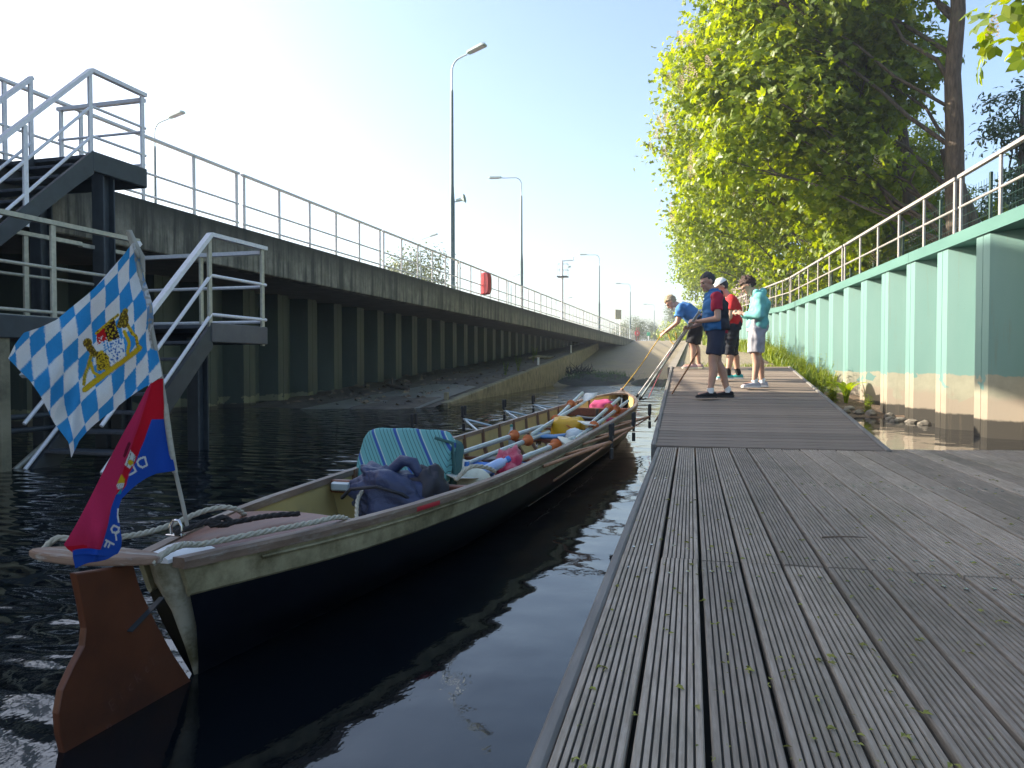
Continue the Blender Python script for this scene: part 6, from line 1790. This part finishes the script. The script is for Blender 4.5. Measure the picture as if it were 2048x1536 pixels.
# blond figure bending forward at the far end
B = dict(pel=(0, -.10, .79), che=(0, .12, 1.0), nek=(0, .25, 1.085), head=(0, .37, 1.145), nod=.95, yaw=.05,
         shL=(-.17, .19, 1.02), elL=(-.22, .24, .775), wrL=(-.13, .44, .625), hdL=(.1, .75, -.5), huL=(-.5, .5, .5),
         shR=(.17, .19, 1.02), elR=(.22, .27, .80), wrR=(.12, .46, .66), hdR=(-.1, .75, -.5), huR=(.5, .5, .5),
         hipL=(-.09, -.08, .76), knL=(-.10, .01, .42), anL=(-.10, -.01, .082), toeL=-.2, hipR=(.09, -.08, .76), knR=(.10, -.03, .42), anR=(.12, -.10, .082), toeR=.2)
HAIRB = mat('blond_grey_hair', (.46, .36, .22), (.30, .23, .14), rough=.6, scale=50, bmp=.5)
pB = person('blond person in a blue shirt bending over to pull the yellow rope', (.03, 13.25, gz(13.25)), WEST - rad(4), B,
            dict(hair=(HAIRB, 'bob'), top=cloth_m('blue_shirt', (.06, .20, .46)), sleeve='short', bottom=cloth_m('black_shorts', (.016, .016, .02)), leg=1.0, hem=-.02, loose=.03, sloose=.03, shoe=cloth_m('pale_pink_sandal', (.55, .36, .34)), sole=M['fender'], topname='shirt'))
# figure in red, half hidden, with a white cap
C = dict(pel=(0, -.05, .80), che=(0, -.03, 1.10), nek=(0, .03, 1.26), head=(0, .11, 1.385), nod=.55, yaw=.1,
         shL=(-.175, -.03, 1.17), elL=(-.215, .0, .92), wrL=(-.15, .14, .74), hdL=(.1, .5, -.6), huL=(-.7, .4, .2),
         shR=(.175, -.02, 1.17), elR=(.21, .06, .93), wrR=(.12, .25, .80), hdR=(-.1, .7, -.4), huR=(.7, .3, .3),
         hipL=(-.09, -.045, .77), knL=(-.10, .0, .44), anL=(-.115, .02, .085), toeL=-.3, hipR=(.09, -.05, .77), knR=(.10, -.06, .44), anR=(.14, -.14, .085), toeR=.1)
pC = person('person in a red shirt and white cap standing behind the vest wearer', (.56, 11.75, gz(11.75)), WEST, C,
            dict(hair=(HAIRA, 'short'), cap=M['white'], top=cloth_m('bright_red_shirt', (.62, .025, .03)), sleeve='short', bottom=cloth_m('black_capri', (.022, .024, .034)), leg=1.22, hem=.0, loose=.028,
                 sock=cloth_m('black_sock', (.015, .015, .015)), sockh=.22, shoe=cloth_m('turquoise_trainer', (.06, .42, .40)), sole=M['white'], laces=M['white'], topname='shirt'))
# figure in a teal hooded top
D = dict(pel=(0, -.05, .83), che=(0, -.09, 1.14), nek=(0, -.03, 1.295), head=(0, .075, 1.405), nod=.72, yaw=.0, belly=.015,
         shL=(-.175, -.07, 1.215), elL=(-.225, -.07, .965), wrL=(-.09, .13, 1.00), hdL=(.3, .7, .25), huL=(-.6, .0, .6),
         shR=(.175, -.06, 1.215), elR=(.215, .0, .97), wrR=(.05, .16, 1.02), hdR=(-.3, .7, .25), huR=(.6, .0, .6),
         hipL=(-.09, -.045, .80), knL=(-.105, -.02, .445), anL=(-.11, -.01, .085), toeL=-.3, hipR=(.09, -.05, .80), knR=(.10, -.06, .445), anR=(.12, -.13, .085), toeR=.05)
HAIRD = mat('dark_curly_hair', (.045, .022, .016), (.09, .045, .03), rough=.6, scale=50, bmp=.6)
pD = person('person in a pale teal hooded top and light shorts looking down at the hands', (.84, 10.86, gz(10.86)), WEST, D,
            dict(hair=(HAIRD, 'curly'), glasses=True, top=cloth_m('pale_teal_fleece', (.20, .56, .52)), sleeve='long', hood=True, bottom=cloth_m('light_grey_shorts', (.44, .43, .47)), leg=.93, hem=-.03, loose=.026, sloose=.026,
                 sock=M['white'], sockh=.05, shoe=cloth_m('light_grey_trainer', (.46, .46, .50)), sole=M['white'], laces=M['white'], topname='hooded_top'))

# boat hooks and ropes they handle
def P2W(p, o): return o.matrix_basis @ V(p)
for o in (pA, pB, pC, pD): o.matrix_basis
tip = V(-.78, 12.2, .42)
def wp(t, p): return Matrix.Translation(t.location) @ (Matrix.Rotation(t.rotation_euler[2], 4, 'Z') @ V(p))
hA = wp(pA, (-.115, .245, .972)); hA2 = wp(pA, (.05, .315, .89))
BT = L2W((.16, 11.05, .56))
def hook_pole(label, a, b, r, m, hook=True):
    t = thing('boat_hook', label, 'boat hook', a); a, b = V(a), V(b); d = (b - a)
    MB().tube([(0, 0, 0), d * .5, d], r, 8).build('shaft', m, t)
    if hook:
        u = d.normalized(); s = u.cross(V(0, 0, 1)).normalized()
        k = MB(); k.tube([d * .97, d + u * .08], .022, 8); k.tube([d + u * .02, d + u * .09 + s * .02, d + u * .10 + s * .06, d + u * .06 + s * .09, d + u * .01 + s * .085], .010, 6)
        k.build('hook_head', M['dark_steel'], t)
    return t
d = (V(hA) - BT).normalized()
hook_pole('silver boat hook held by the vest wearer reaching the bow', hA + d * .34, BT + V(.22, -.3, -.02), .018, M['alu'])
d2 = (V(hA2) - BT).normalized()
hook_pole('thin dark pole held beside the silver boat hook', hA2 + d2 * .10, BT + V(.16, -.25, .02), .010, M['galv'])
hook_pole('red striped thin stick beside the silver boat hook', hA2 - d2 * 1.0 + V(.05, 0, 0), BT + V(.34, -.1, -.02), .007, M['red_cloth'], False)
q = wp(pA, (-.05, .02, .62))
hook_pole('brown wooden pole slanting from behind the vest wearer over the gangway edge', V(.09, 9.97, 1.27), V(-.47, 10.4, .325), .012, M['pole_wood'], False)
hook_pole('pale thin stick leaning on the kerb wall in the water', V(-.38, 32.5, 1.35), V(-1.28, 34.5, .0), .012, M['driftwood'], False)
hB = wp(pB, (-.10, .52, .575))
rope('bow_rope', 'yellow rope running from the bow up to the blond person', [L2W((0, 11.33, .66)), L2W((0, 11.33, .66)).lerp(hB, .5) + V(0, 0, -.03), hB, hB + V(.04, .02, .06), hB + V(.12, .06, .02)], .009, M['rope_yellow'], None)
b_ = [hB + V(.12, .06, .02), hB + V(.16, .05, -.10), hB + V(.22, .02, -.16), hB + V(.26, .0, -.08), hB + V(.24, 0, .04)]
rope('rope_loop', 'loose yellow rope loops hanging from the hands of the blond person', b_, .010, M['rope_yellow'], None)
MB_ = MB(); MB_.ball((0, 0, 0), (.03, .03, .025), 10, 8)
kn = thing('rope_knot', 'rope knot tied on the bow tip of the boat', 'knot', L2W((0, 11.34, .665))); MB_.build('knot', M['pole_wood'], kn)
hC = wp(pC, (-.14, .18, .68))
cp = [hC + V(.02 * math.sin(a * 2), .05 * math.sin(a), -.14 + .14 * math.cos(a)) for a in np.linspace(0, 6.0, 12)]
rope('rope_coil', 'grey white rope coil hanging from the hand of the red shirted person', cp + [hC + V(.02, .03, -.3), hC + V(.05, .10, -.22), hC + V(.03, .06, 0)], .011, M['rope'], None)
# ---------------------------------------------------------------- thin morning haze round the whole place
hz = bpy.data.materials.new('thin_haze'); hz.use_nodes = True
hn = hz.node_tree; hn.nodes.clear()
ho = hn.nodes.new('ShaderNodeOutputMaterial'); hv = hn.nodes.new('ShaderNodeVolumePrincipled')
hv.inputs['Color'].default_value = (.84, .93, 1.0, 1); hv.inputs['Density'].default_value = .0011; hv.inputs['Anisotropy'].default_value = .3
hn.links.new(hv.outputs[0], ho.inputs['Volume'])
tag(MB().box((0, 1000, 10.5), (1900, 2500, 25)).build('haze', hz), kind='stuff')
